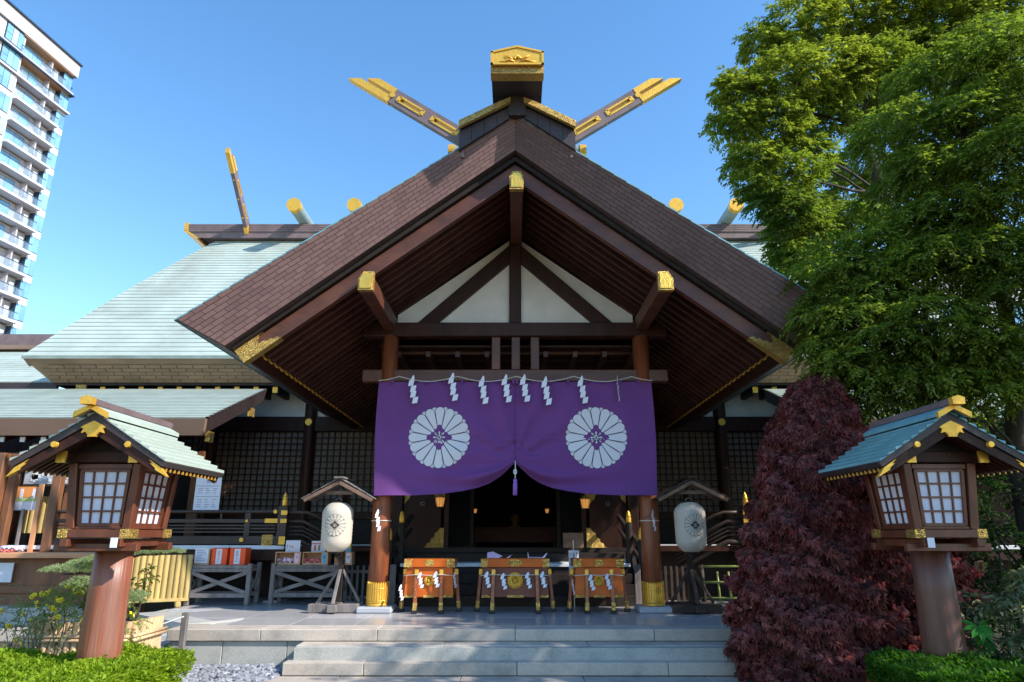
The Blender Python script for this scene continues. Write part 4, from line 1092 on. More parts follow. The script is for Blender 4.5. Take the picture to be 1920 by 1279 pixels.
# ------------------------------------------------------------------ paper lanterns on stands
def chochin_stand(x, y, lab, lab2, tm):
    t = thing("lantern_stand", lab, "lantern stand", (x, y, .435), "roofed stands for paper lanterns")
    def bm(name, p0, p1, w, h, m="wood_grey", par=t, ch=.006): return B().beam(Vector(p0) + BASE[t], Vector(p1) + BASE[t], w, h, ch=ch).out(name, m, par)
    dk = tm
    B().beam(Vector((.03, .16, .10)) + BASE[t], Vector((.03, .16, 1.86)) + BASE[t], .085, .085, up=(0, 1, 0), ch=.006).out("post", "wood_black", t)
    for k, (yo) in enumerate((-.10, .32)):
        bm("foot", (-.36, yo, .07), (.40, yo, .07), .15, .12, dk)
        for s in (-1, 1): B().box(x + s * .30 - .05 + .02, x + s * .30 + .05 + .02, y + yo - .07, y + yo + .07, .4355, .445).out("foot_pad", "wood_stand", t)
    bm("cross_foot", (.03, -.30, .075), (.03, .44, .075), .13, .11, dk)
    for s in (-1, 1):
        bm("brace", (.03 + s * .33, .16, .13), (.03 + s * .035, .16, .62), .05, .04, dk)
    bm("brace", (.03, -.22, .13), (.03, .12, .62), .05, .04, dk)
    bm("hook_arm", (.03, .2, 1.70), (.03, -.14, 1.70), .05, .06, "wood_black")
    bm("hook_arm", (.03, .2, .86), (.03, -.16, .86), .07, .09, "wood_black")
    # little roof
    for s in (-1, 1):
        a = Vector((0.03, -.34, 1.99)); c = Vector((.03 + s * .56, -.34, 1.70)); a2, c2 = a + Vector((0, .78, 0)), c + Vector((0, .78, 0))
        for k in range(4):
            p0 = a.lerp(c, k / 4 - (.0 if k else 0)); p1 = a.lerp(c, (k + 1) / 4 + .04)
            lift = Vector((0, 0, .022 * (3 - k) * .35 + .012))
            B().slab([p0 + BASE[t] + lift, p1 + BASE[t] + lift * .6, p1 + BASE[t] + lift * .6 + Vector((0, .78, 0)), p0 + BASE[t] + lift + Vector((0, .78, 0))], (0, 0, .014)).out("roof_board", dk, t)
        bm("barge_board", (.03, -.325, 1.955), (.03 + s * .54, -.325, 1.675), .03, .055, "wood_stand" if dk != "wood_black" else dk)
        bm("eave_board", (.03 + s * .50, -.30, 1.70), (.03 + s * .50, .40, 1.70), .03, .03, dk)
    bm("ridge_board", (.03, -.38, 2.03), (.03, .48, 2.03), .16, .03, dk)
    bm("collar_beam", (-.20, -.25, 1.80), (.26, -.25, 1.80), .03, .06, "wood_stand" if dk != "wood_black" else dk)
    # lantern
    l = thing("paper_lantern", lab2, "paper lantern", (x, y - .14, .435 + .90), "white paper lanterns with a flower crest")
    prof = []
    n = 26
    for k in range(n + 1):
        u = k / n; z = .0 + .745 * u
        e = abs(2 * u - 1); r = .238 * (1 - .50 * max(0, (e - .52) / .48) ** 2.4)
        r *= (1 - .02 * (2 * u - 1) * -1)
        prof.append((r + (.003 if k % 2 else -.001), z))
    lx_, ly_, lz_ = x, y - .14, .435 + .90
    bd = B().lathe(prof, (lx_, ly_, lz_), 40).out("lantern_shade", "chochin", l)
    B().lathe([(.115, -.025), (.118, 0), (.10, .004), (.10, -.02)], (lx_, ly_, lz_), 28).out("lower_ring", "wood_black", l)
    B().lathe([(.115, .742), (.118, .765), (.09, .768)], (lx_, ly_, lz_), 28).out("upper_ring", "wood_black", l)
    B().tube([(lx_ + .05 * math.cos(t_), ly_, lz_ + .77 + .05 * math.sin(t_)) for t_ in np.linspace(0, 3.14, 9)], .006, 6).out("handle", "steel", l)
    a0 = math.atan2(-lx_, ly_) * 0.0
    def wrap(u, v, d):
        uu = (u - lx_ + .02) / .238; rr = float(np.interp(v - lz_, [p[1] for p in prof], [p[0] for p in prof])) + .0035 + d
        th = -math.pi / 2 + uu
        return (lx_ + rr * math.cos(th), ly_ + rr * math.sin(th), v)
    crest(lx_ - .0, lz_ + .40, .168, lambda u, v, d: wrap(u, v, d), l, "chochin", "ink", .0008, "crest", True)
    return t
chochin_stand(-2.82, 11.35, "weathered wooden lantern stand with small red-brown roof, beside the left porch pillar", "white paper lantern with black flower crest hanging left of the curtain", "wood_grey")
chochin_stand(2.75, 11.25, "dark shaded wooden lantern stand with small grey roof, beside the right porch pillar", "white paper lantern with black flower crest hanging right of the curtain by the red maple", "wood_rail")

# ------------------------------------------------------------------ tables and what stands on them
def table(x0, x1, y0, lab):
    t = thing("trestle_table", lab, "table", ((x0 + x1) / 2, y0 + .25, .435), "grey wooden trestle tables under the veranda")
    y1 = y0 + .52
    one("tabletop", "wood_grey", t, box=(x0 + .08, x1 - .08, y0 + .02, y1, 1.035, 1.085), ch=.006)
    for x in (x0, x1 - .075):
        for y in (y0, y1 - .07):
            one("leg", "wood_grey", t, box=(x, x + .075, y, y + .07, .437, 1.115 if y == y0 else 1.12), ch=.008)
    for y in (y0, y1 - .06):
        one("apron", "wood_grey", t, box=(x0 + .076, x1 - .076, y + .01, y + .055, .975, 1.034), ch=.005)
        one("stretcher", "wood_grey", t, box=(x0 + .076, x1 - .076, y + .01, y + .055, .56, .63), ch=.005)
    for (xa, xb, dy) in ((x0 + .08, x1 - .08, .0), (x1 - .08, x0 + .08, .024)):
        B().beam((xa, y0 + .012 + dy, .965), (xb, y0 + .012 + dy, .64), .022, .062, up=(0, 0, 1), ch=.004).out("cross_brace", "wood_grey", t)
    for x in (x0 + .03, x1 - .045):
        B().beam((x, y0 + .07, .96), (x, y1 - .07, .64), .02, .05, ch=.003).out("cross_brace", "wood_grey", t)
        B().beam((x + .024, y1 - .07, .96), (x + .024, y0 + .07, .64), .02, .05, ch=.003).out("cross_brace", "wood_grey", t)
    return t
table(-5.62, -4.52, 12.32, "grey wooden table with crossed braces carrying two red fortune boxes")
table(-4.22, -2.98, 12.42, "grey wooden table with crossed braces carrying small wooden display boxes, behind the left paper lantern")
TT = 1.0853
def boxthing(name, m, x0, x1, y0, y1, z0, z1, lab, cat, group=None):
    t = thing(name, lab, cat, ((x0 + x1) / 2, (y0 + y1) / 2, z0), group)
    return t
for x, lab, txt, m in ((-5.165, "red fortune-slip box with pink lettering on its white strip, beside the white notice", "恋みくじ", "pink"),
                       (-4.845, "red fortune-slip box with black lettering, at the right end of its table", "おみくじ", "ink")):
    t = thing("fortune_box", lab, "fortune box", (x, 12.6, TT), "red fortune-slip boxes on the grey table")
    one("box_body", "red_box", t, box=(x - .135, x + .135, 12.48, 12.74, TT, TT + .275), ch=.004)
    one("label_strip", "paper", t, box=(x - .055, x + .045, 12.4775, 12.4805, TT + .015, TT + .268))
    text("lettering", "\n".join(txt), .058, t, (x - .005, 12.4755, TT + .145), m, spacing=.78)
    one("box_lid", "red_dark", t, box=(x - .13, x + .13, 12.485, 12.735, TT + .2752, TT + .282))
t = thing("notice_box", "small wooden box with a white written notice, left end of the red boxes' table", "notice", (-5.47, 12.6, TT))
one("box_body", "wood_tray", t, box=(-5.60, -5.34, 12.50, 12.72, TT, TT + .265), ch=.004)
nt_ = one("notice_card", "paper", t, box=(-5.595, -5.365, 12.494, 12.4985, TT + .03, TT + .275))
for k in range(7): one("text_line", "ink_soft", nt_, box=(-5.565, -5.565 + random.uniform(.09, .17), 12.4925, 12.4938, TT + .235 - k * .028, TT + .243 - k * .028))
def tray(x, w, label, m, sign, stxt):
    t = thing("display_box", label, "display box", (x, 12.65, TT), "open wooden display boxes on the grey table")
    y0, y1 = 12.50, 12.72
    one("box_floor", "wood_tray", t, box=(x - w / 2, x + w / 2, y0, y1, TT, TT + .012))
    one("box_back", "wood_tray", t, box=(x - w / 2, x + w / 2, y1 - .012, y1, TT + .012, TT + .215))
    one("box_top", "wood_tray", t, box=(x - w / 2, x + w / 2, y0, y1 - .013, TT + .203, TT + .215))
    for a in (x - w / 2, x + w / 2 - .012): one("box_side", "wood_tray", t, box=(a, a + .012, y0, y1 - .013, TT + .0125, TT + .2025))
    one("box_front", "wood_tray", t, box=(x - w / 2 + .0125, x + w / 2 - .0125, y0 + .002, y0 + .012, TT + .0125, TT + .035))
    one("label_panel", "wood_tray", t, box=(x + w / 2 - .115, x + w / 2 - .0125, y0, y0 + .01, TT + .036, TT + .2025))
    sg = one("label_strip", sign, t, box=(x + w / 2 - .098, x + w / 2 - .03, y0 - .003, y0, TT + .03, TT + .195))
    text("lettering", stxt, .030, t, (x + w / 2 - .064, y0 - .005, TT + .125), "ink", spacing=.8)
    b = B()
    for k in range(26):
        c = Vector((x - w / 2 + .02 + random.random() * (w - .16), random.uniform(y0 + .02, y1 - .03), TT + .03 + random.random() * .07))
        a = random.uniform(0, 3); b.frame(c, Vector((math.cos(a), 0, math.sin(a))), Y_, Vector((-math.sin(a), 0, math.cos(a))), .03, .006, .014)
    b.out("paper_slips", m, t, kind='stuff')
tray(-3.97, .44, "open wooden display box of pale lilac paper slips, left end of its table", "pink_pale", "pink_pale", "恋\nみ")
tray(-3.49, .44, "open wooden display box of salmon pink paper slips, partly behind the paper lantern", "pink", "card_blue", "開\n運")
tray(-3.02 + .02, .30, "small open wooden display box to the right of the left paper lantern", "wood_tray", "paper", "福\n守")
def card(x0, x1, z0, z1, y, lab, body="paper", lines=()):
    t = thing("display_card", lab, "card", ((x0 + x1) / 2, y, z0))
    c = one("card_sheet", body, t, box=(x0, x1, y, y + .006, z0, z1))
    one("card_stand", "steel", t, box=((x0 + x1) / 2 - .01, (x0 + x1) / 2 + .01, y + .007, y + .06, z0, z0 + .05))
    for (a0, a1, b0, b1, m) in lines:
        one("print", m, c, box=(x0 + a0 * (x1 - x0), x0 + a1 * (x1 - x0), y - .0015, y - .0003, z0 + b0 * (z1 - z0), z0 + b1 * (z1 - z0)))
card(-4.055, -3.80, TT + .217, TT + .41, 12.6, "white price card with a small red seal standing on the lilac slips box", "paper", [(.10, .13, .35, .6, "ink"), (.27, .31, .38, .6, "ink"), (.42, .50, .35, .52, "red_box"), (.1, .32, .12, .14, "ink_soft")])
card(-3.60, -3.36, TT + .217, TT + .40, 12.6, "card with red bar and green and pink figures, just left of the paper lantern", "paper", [(0, 1, .68, .80, "pink"), (.18, .36, .1, .6, "pink"), (.50, .66, .1, .6, "leaf_pine")])
card(-3.09, -2.90, TT + .217, TT + .42, 12.6, "bright yellow, green and blue card peeking out right of the paper lantern", "card_yellow", [(0, 1, .0, .28, "card_blue"), (0, 1, .30, .42, "card_green"), (0.1, .6, .48, .66, "paper")])

# picket fences, bamboo fence
def pickets(x0, x1, y, lab, pm='wood_grey'):
    t = thing("picket_fence", lab, "fence", ((x0 + x1) / 2, y, .435))
    n = int((x1 - x0) / .088)
    for k in range(n + 1):
        x = x0 + k * (x1 - x0) / n
        one("picket", pm, t, box=(x - .022, x + .022, y, y + .022, .45, 1.06), ch=.004)
    for z in (.50, .93): one("rail", pm, t, box=(x0 - .02, x1 + .02, y + .0225, y + .05, z, z + .05))
pickets(-3.02, -2.50, 12.85, "grey picket fence between the display boxes table and the left porch pillar")
pickets(2.52, 3.02, 12.55, "dark picket fence behind the right paper lantern stand", "wood_rail")
for s, lab in ((-1, "short grey plank upright beside the left porch pillar"), (1, "short grey plank upright beside the right porch pillar")):
    solo(B().box(s * 2.02 - .05 + s * .02, s * 2.02 + .05 + s * .02, 12.0, 12.04, .435, 1.11, .005), "plank_post", "wood_grey", lab, "post")
t = thing("bamboo_fence", "green bamboo lattice fence between the right lantern stand and the red maple", "bamboo fence", (3.4, 11.65, .435))
B().tube([(3.02, 11.6, .44), (3.0, 11.6, 1.12)], .04, 10).out("post", "bark", t)
for k in range(5): B().tube([(3.28 + .18 * k, 11.62, .44), (3.26 + .18 * k, 11.62, 1.02)], .018, 8).out("bamboo_pole", "bamboo_green", t)
for z in (.62, .86, 1.10): B().tube([(2.96, 11.585, z), (4.15, 11.585, z)], .017, 8).out("bamboo_rail", "bamboo_green", t)

# notice board and text strip in front of the hall
t = thing("notice_strip", "pale blue vertical notice strip with three columns of writing behind the right donation box", "notice", (1.0, 12.1, .435))
one("strip_sheet", "paper", t, box=(.905, 1.075, 12.09, 12.097, .93, 1.335))
one("stand_pole", "steel", t, box=(.98, .992, 12.10, 12.112, .435, 1.5))
for k, tx in enumerate(("二礼二拍手一礼", "お賽銭箱", "新型コロナ")):
    text("lettering", "\n".join(tx), .034, t, (.935 + k * .053, 12.087, 1.315 - .0145 * len(tx) * 1.0 - .01), "ink", spacing=.86)
t = thing("wooden_plaque", "dark wooden plaque standing above the notice strip, right of the hall doorway", "plaque", (1.06, 13.0, 1.10))
one("plaque_board", "wood_stand", t, box=(.875, 1.25, 13.0, 13.02, 1.365, 1.625), ch=.004)
one("plaque_stand", "wood_black", t, box=(1.04, 1.08, 13.022, 13.05, 1.10, 1.62))
# hanging bronze lamps and things inside the hall
def bronze(x, y, z, s, lab, glow=True):
    t = thing("hanging_lamp", lab, "lamp", (x, y, z))
    B().lathe([(.02 * s, .30 * s), (.04 * s, .28 * s), (.15 * s, .21 * s), (.13 * s, .20 * s)], (x, y, z), 8, False).out("lamp_roof", "gold_relief", t)
    B().lathe([(.105 * s, .20 * s), (.07 * s, .0)], (x, y, z), 8, False).out("lamp_pane", "lamp_glow", t)
    for k in range(8):
        a = 2 * math.pi * k / 8
        B().tube([(x + .112 * s * math.cos(a), y + .112 * s * math.sin(a), z + .2 * s), (x + .076 * s * math.cos(a), y + .076 * s * math.sin(a), z - .01)], .006 * s, 5).out("lamp_rib", "gold", t)
    B().tube([(x, y, z + .3 * s), (x, y, z + .9)], .004, 5).out("chain", "steel", t)
bronze(-1.50, 14.0, 2.13, .85, "bronze hanging lamp beside the left hall door")
bronze(1.40, 14.0, 2.10, .85, "lit bronze hanging lamp beside the right hall door")
bronze(-.98, 17.2, 2.10, .45, "tiny glowing lamp deep inside the hall, left of centre")
bronze(.78, 17.2, 2.10, .45, "tiny glowing lamp deep inside the hall, right of centre")
t = thing("altar_table", "dark red altar table with a small gold ornament deep inside the hall", "altar", (0, 18.5, 1.25))
one("tabletop", "interior_red", t, box=(-1.1, 1.1, 18.2, 18.9, 1.72, 1.78))
one("front_panel", "interior_red", t, box=(-1.05, 1.05, 18.25, 18.28, 1.40, 1.715))
for s in (-1, 1): one("leg", "interior_red", t, box=(s * 1.05, s * .98, 18.3, 18.4, 1.25, 1.715))
t = thing("gold_ornament", "small square gold ornament in the middle of the dark hall", "ornament", (0, 18.4, 1.781))
B().lathe([(.10, 0), (.12, .03), (.05, .08), (.10, .16), (.12, .22), (.06, .26), (.10, .30), (.02, .34)], (0, 18.4, 1.781), 12).out("ornament_body", "gold_relief", t)

# ------------------------------------------------------------------ big roofed garden lanterns
def garden_lantern(label, x, post_m, cover, side):
    """built round (0,0); front faces -y. side = which flank the camera sees"""
    t = thing("garden_lantern", label, "lantern", (0, 0, 0), "roofed garden lanterns flanking the steps")
    def beam(name, p0, p1, w, h, m="wood_lantern", par=None, ch=.006, up=(0, 0, 1)):
        return B().beam(p0, p1, w, h, up=up, ch=ch).out(name, m, par or t)
    # body centre is y=0; body half width .27, half depth .33
    B().lathe([(.185, 0), (.182, .6), (.170, 1.1), (.162, 1.50)], (0, .0, 0), 40).out("post", post_m, t)
    # cross beams below the tray
    zt = 1.60
    for yo in (-.30, .30):
        beam("bearer", (-.38, yo, zt - .115), (.38, yo, zt - .115), .07, .07)
    for xo in (-.24, .24):
        beam("bearer", (xo, -.42, zt - .075), (xo, .42, zt - .075), .07, .07)
    W, D = .32, .39
    for yo in (-D + .035, D - .035):
        r = beam("tray_beam", (-W - .0, yo, zt + .005), (W, yo, zt + .005), .07, .075)
        for s in (-1, 1):
            B().box(s * (W + .006), s * (W - .085), yo - .039, yo + .039, zt - .035, zt + .046, .003).out("beam_cap", "gold_relief", r)
    for s in (-1, 1):
        r = beam("tray_beam", (s * (W - .035), -D + .075, zt + .002), (s * (W - .035), D - .075, zt + .002), .068, .07)
        for q in (-1, 1): B().box(s * (W + .001) - s * .0, s * (W - .003), q * (D - .16), q * (D - .078), zt - .034, zt + .043, .0).out("beam_cap", "gold_relief", r)
    # tapering body: four corner posts, four window frames
    z0, z1 = zt + .045, 2.235
    wb, wt, db_, dt = .255, .300, .305, .345
    def corner(sx, sy, z):
        k = (z - z0) / (z1 - z0); return Vector((sx * (wb + (wt - wb) * k), sy * (db_ + (dt - db_) * k), z))
    for sx in (-1, 1):
        for sy in (-1, 1):
            beam("corner_post", corner(sx, sy, z0), corner(sx, sy, z1), .075, .075, up=(0, 1, 0))
    for (A, Bc) in (((-1, -1), (1, -1)), ((1, -1), (1, 1)), ((1, 1), (-1, 1)), ((-1, 1), (-1, -1))):
        def pt(u, v, off=0.0):
            z = z0 + (z1 - z0) * v
            p = corner(*A, z).lerp(corner(*Bc, z), u)
            n = (corner(*Bc, z) - corner(*A, z)).cross(Vector((0, 0, 1))).normalized()
            return p + n * off
        front = A[1] == -1 and Bc[1] == -1
        wd = B()
        u0, u1, v0, v1 = .13, .87, .06, .90
        fr = B()
        for (a, c, w_) in ((pt(u0, v0), pt(u1, v0), .035), (pt(u0, v1), pt(u1, v1), .035), (pt(u0, v0), pt(u0, v1), .03), (pt(u1, v0), pt(u1, v1), .03)):
            fr.beam(a, c, .035, w_, up=(0, 0, 1) if abs((c - a).z) < .2 else (pt(u1, .5) - pt(u0, .5)))
        wn_ = fr.out("window_frame", "wood_lantern", t)
        for z_a in (.02, .95): beam("frame_rail", pt(.08, z_a), pt(.92, z_a), .05, .05 if z_a > .5 else .03)
        n = 4
        for i in range(n):
            for j in range(n):
                ua, ub = u0 + .012 + (u1 - u0 - .024) * (i + .0) / n, u0 + .012 + (u1 - u0 - .024) * (i + 1.0) / n
                va, vb = v0 + .01 + (v1 - v0 - .02) * j / n, v0 + .01 + (v1 - v0 - .02) * (j + 1) / n
                B().slab([pt(ua + .001, va + .001, -.004), pt(ub - .001, va + .001, -.004), pt(ub - .001, vb - .001, -.004), pt(ua + .001, vb - .001, -.004)], tuple(-(pt(.5, .5, 1) - pt(.5, .5, 0)) * .004)).out("pane", "shoji", wn_)
        for k in range(1, n):
            u = u0 + (u1 - u0) * k / n; v = v0 + (v1 - v0) * k / n
            B().beam(pt(u, v0, .004), pt(u, v1, .004), .016, .014, up=tuple(pt(u1, .5) - pt(u0, .5))).out("muntin", "wood_lantern", wn_)
            B().beam(pt(u0, v, .006), pt(u1, v, .006), .014, .016).out("muntin", "wood_lantern", wn_)
    # head beams with gilt noses
    for s in (-1, 1):
        r = beam("head_beam", (s * .33, -.50, 2.275), (s * .33, .50, 2.275), .075, .085, "wood_dark")
        B().prism([(-.042, -.05), (.042, -.05), (.042, .02 if s > 0 else .055), (.0 if s > 0 else -.0, .055), (-.042, .055 if s > 0 else .02)], lambda a, c, d: (s * .33 + a, d, 2.275 + c), -.525, -.50).out("nose_cap", "gold_matt", r)
    for yo in (-.36, .36): beam("head_beam", (-.42, yo, 2.29), (.42, yo, 2.29), .06, .10, "wood_dark")
    for yo in (-.34, .34):
        B().prism([(-.36, 2.34), (.36, 2.34), (.0, 2.56)], lambda a, c, d: (a, d, c), yo - .02, yo + .02).out("gable_panel", "wood_black", t)
    # roof: two slopes with lapped copper boards
    y0, y1 = -.66, .62
    AZ, EZ, EX = 2.66, 2.215, .70
    for s in (-1, 1):
        def rp_(u, h=0.0): return (s * EX * u, AZ + (EZ - AZ) * u + h)
        b = B().prism([rp_(0, -.0), rp_(1.0, -.0), rp_(.955, -.058), rp_(0, -.075)], lambda a, c, d: (a, d, c), y0 + .012, y1 - .012).out("roof_slope", "copper_dark" if side > 0 else "copper_dark", t)
        n = 9
        for k in range(n):
            ua, ub = k / n, (k + 1) / n
            B().prism([rp_(ua + .003, .002), rp_(ub - .015, .004), rp_(ub - .015, .032), rp_(ua + .003, .008)], lambda a, c, d: (a, d, c), y0, y1).out("copper_board", cover, b)
        # barge boards and plates, front and back
        for yo in (y0 + .05, y1 - .05):
            bb = B().prism([rp_(0, -.080), rp_(.93, -.070), rp_(.885, -.150), rp_(0, -.185)], lambda a, c, d: (a, d, c), yo - .018, yo + .018).out("barge_board", "wood_dark", t)
            if yo < 0:
                e = Vector((s * EX * .90, yo - .024, AZ + (EZ - AZ) * .90 - .075))
                dx, dz = -s * .843, .538
                pl_ = [(-.02, .0), (.115, .0), (.085, -.03), (.13, -.055), (.085, -.075), (.10, -.105), (-.045, -.085)]
                B().prism([(e.x + dx * a - dz * c * -s * 1.0 * (-1), e.z + dz * a + abs(dx) * c) for a, c in pl_], lambda a, c, d: (a, d, c), yo - .028, yo + .02).out("end_plate", "gold_matt", bb)
                B().lathe([(0, -.01), (.034, -.01), (.034, .006), (.02, .014), (0, .014)], (0, 0, 0), 16)
                B().cyl((s * .33, yo - .02, 2.375), (s * .33, yo - .045, 2.375), .034, .026, 18).out("boss", "gold_matt", bb)
        # rafters under the eave
        me = B().beam(rp3(s, .15, AZ, EZ, EX, -.10), rp3(s, .93, AZ, EZ, EX, -.085), .028, .04).mesh("rafter", "wood_rafter")
        p = rp3(s, .93, AZ, EZ, EX, -.085)
        mt = B().box(p.x - .005, p.x + .005, -.0125, .0125, p.z - .020, p.z + .018).mesh("rafter_tip", "gold_matt")
        for k in range(14):
            y = y0 + .12 + k * (y1 - y0 - .24) / 13
            r = link("rafter", me, t); r.location = (0, y, 0)
            link("rafter_tip", mt, r)
    # gilt leaf mount at the peak
    pk = [(0, -.01), (.10, -.055), (.15, -.085), (.115, -.10), (.135, -.15), (.085, -.135), (.06, -.165), (.055, -.14), (.052, -.19), (0, -.19)]
    pk = [(a * .75, c * .80) for a, c in pk]; poly = pk + [(-a, c) for a, c in pk[::-1][1:-1]]
    B().prism([(a, AZ - .065 + c) for a, c in poly], lambda a, c, d: (a, d, c), y0 + .005, y0 + .03).out("peak_mount", "gold_matt", t)
    # ridge
    for s in (-1, 1):
        cvr = B().prism([(s * .012, AZ + .030), (s * .145, AZ - .045), (s * .145, AZ - .008), (s * .012, AZ + .065)], lambda a, c, d: (a, d, c), y0 - .04, y1 + .02).out("ridge_cover", cover, t)
        B().prism([(s * .0, AZ + .022), (s * .150, AZ - .060), (s * .150, AZ - .006), (s * .0, AZ + .07)], lambda a, c, d: (a, d, c), y0 - .075, y0 - .042).out("cover_cap", "gold_matt", cvr)
    rb = B().prism([(-.046, .055), (.046, .055), (.052, .105), (0, .124), (-.052, .105)], lambda a, c, d: (a, d, AZ + c), y0 - .10, y1 + .05).out("ridge_beam", "copper_chigi", t)
    B().prism([(-.052, .050), (.052, .050), (.058, .110), (0, .130), (-.058, .110)], lambda a, c, d: (a, d, AZ + c), y0 - .16, y0 - .098).out("ridge_cap", "gold_matt", rb)
    tg = B().box(side * .235 - .03, side * .235 + .03, -.462, -.455, zt - .115, zt - .03).out("paper_tag", "shide", t)
    t.location = (x, 6.78, 0.0)
    return t
def rp3(s, u, AZ, EZ, EX, h): return Vector((s * EX * u, 0, AZ + (EZ - AZ) * u + h))
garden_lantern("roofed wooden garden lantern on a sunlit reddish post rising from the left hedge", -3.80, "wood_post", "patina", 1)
garden_lantern("shaded roofed wooden garden lantern on a dark post rising from the right hedge", 3.93, "wood_post_shaded", "patina_teal", -1)

# ------------------------------------------------------------------ rope post
t = thing("rope_post", "slim weathered wooden post holding a white rope beside the gravel", "post", (-4.11, 9.25, 0))
one("stake", "wood_grey", t, box=(-4.15, -4.08, 9.10, 9.16, -.02, .66), ch=.006)
o = solo(twisted([Vector((-4.115, 9.09, .615)), Vector((-4.35, 9.0, .53)), Vector((-4.62, 8.8, .47)), Vector((-4.85, 8.6, .45)), Vector((-5.1, 8.45, .45))], .008, .05, None, ""), "white_rope", "rope_white", "white rope sagging from the slim post towards the bamboo planter", "rope")
b = B(); b.tube([(-4.44, 8.93, .50), (-4.50, 8.92, .53), (-4.43, 8.91, .52), (-4.40, 8.91, .47), (-4.385, 8.90, .38), (-4.40, 8.9, .30)], [.01, .022, .024, .018, .022, .012], 6)
b.tube([(-4.45, 8.93, .50), (-4.40, 8.88, .52), (-4.37, 8.88, .44), (-4.365, 8.87, .33)], [.01, .02, .018, .02], 6)
solo(b, "paper_tie", "shide", "white paper strip knotted on the sagging rope", "paper")

# ------------------------------------------------------------------ corrugated split-bamboo screen
t = thing("bamboo_screen", "yellow-brown split bamboo screen standing on wooden feet left of the grey tables", "screen", (-6.0, 12.0, .435))
p0, p1 = Vector((-6.75, 11.75, 0)), Vector((-5.55, 12.35, 0)); n = 15
dv = (p1 - p0) / n; nd = Vector((dv.y, -dv.x, 0)).normalized()
for k in range(n):
    c = p0 + dv * (k + .5)
    B().cyl(c + Vector((0, 0, .56)), c + Vector((0, 0, 1.26)), dv.length * .49, n=10).out("bamboo_slat", "bamboo_old", t)
for z in (.60, .92, 1.22):
    B().beam(p0 + nd * -.05 + Vector((0, 0, z)), p1 + nd * -.05 + Vector((0, 0, z)), .03, .05).out("rail", "bamboo_old", t)
B().beam(p0 + Vector((0, 0, .54)), p1 + Vector((0, 0, .54)), .10, .05).out("rail", "bamboo_old", t)
for q in (.12, .88):
    c = p0.lerp(p1, q) + Vector((0, 0, .48)); B().beam(c + nd * .32, c - nd * .25, .09, .09, ch=.02).out("foot", "bamboo_old", t)

# ------------------------------------------------------------------ shop wing at the left under the lower roof
S = thing("shrine_office", "timber shrine shop with green lower roof, sales counter and amulets at the left", "shop building", (-9.0, 14.5, 0))
for s in (-1, 1):
    NCl = 20; b = B(); lap = B()
    xr0, xr1 = 5.92, 5.86
    for k in range(NCl):
        a, c = k / NCl, (k + 1) / NCl
        ya, yc = 12.95 + 2.9 * a, 12.95 + 2.9 * c; za, zc = 3.745 + 1.16 * a, 3.745 + 1.16 * c
        b.add([(s * 30, ya, za + .016), (s * xr0, ya, za + .016), (s * xr1, yc, zc), (s * 30, yc, zc)], [(0, 1, 2, 3)])
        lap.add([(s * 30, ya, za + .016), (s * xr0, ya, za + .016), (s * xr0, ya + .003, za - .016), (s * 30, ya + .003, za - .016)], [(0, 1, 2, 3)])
    par = S
    if s == 1:
        par = thing("side_wing_roof", "dark timber wing under a green roof at the right, behind the trees", "building", (10, 14, 0))
        one("wing_wall", "wood_dark", par, box=(9, 30, 16.2, 16.4, 0, 4.6))
    lap.out("lap_seams", "lap_shade", b.out("lower_roof", "patina", par), kind="stuff")
    B().slab([(s * 30, 12.95, 3.73), (s * 5.92, 12.95, 3.73), (s * 5.98, 13.05, 3.42), (s * 30, 13.05, 3.42)], (0, .10, 0)).out("fascia", "copper_brown", par)
    B().slab([(s * 5.93, 12.96, 3.735), (s * 5.87, 15.85, 4.90), (s * 5.93, 15.85, 4.60), (s * 5.99, 13.06, 3.425)], (s * .10, 0, 0)).out("verge", "copper_dark", par)
    for y_, z_ in ((13.35, 3.50), (15.3, 4.32)):
        B().box(s * 5.93, s * 6.02, y_ - .09, y_ + .09, z_ - .17, z_ + .03).out("purlin_cap", "gold_relief", par)
    B().slab([(s * 30, 13.15, 3.44), (s * 6.1, 13.15, 3.44), (s * 6.1, 15.9, 4.55), (s * 30, 15.9, 4.55)], (0, 0, .05)).out("soffit_board", "wood_dark", par)
me = B().beam((0, 13.2, 3.36), (0, 15.6, 4.35), .085, .10).mesh("rafter", "wood_dark"); mt = B().box(-.046, .046, 13.175, 13.20, 3.31, 3.405).mesh("rafter_tip", "lacquer_white")
for k in range(9):
    x = -6.7 - .40 * k
    r = link("rafter", me, S); r.location = Vector((x, 0, 0)) - BASE[S]; link("rafter_tip", mt, r)
me = B().beam((0, 13.5, 3.12), (0, 15.6, 3.4), .085, .09).mesh("rafter", "wood_dark"); mt = B().box(-.046, .046, 13.475, 13.50, 3.07, 3.165).mesh("rafter_tip", "lacquer_white")
for k in range(9):
    x = -6.9 - .40 * k
    r = link("rafter", me, S); r.location = Vector((x, -.25, -.28)) - BASE[S]; link("rafter_tip", mt, r)
one("eave_beam", "wood_dark", S, box=(-13, -6.3, 13.26, 13.42, 2.93, 3.13), ch=.01)
one("maroon_panel", "maroon", S, box=(-9.3, -7.0, 13.2, 13.24, 3.14, 3.28))
one("shop_post", "wood_shop", S, box=(-9.64, -9.42, 12.70, 12.92, 0, 3.05), ch=.015)
one("shop_post", "wood_shop", S, box=(-9.41, -9.27, 12.86, 13.0, 0, 3.05), ch=.01)
one("shop_post", "wood_shop", S, box=(-6.75, -6.60, 12.86, 13.0, 0, 3.05), ch=.01)
one("shop_wall", "wood_dark", S, box=(-13, -9.45, 13.3, 13.4, 1.3, 2.93))
one("slat_band", "wood_dark", S, box=(-13, -9.45, 13.26, 13.30, 2.08, 2.26))
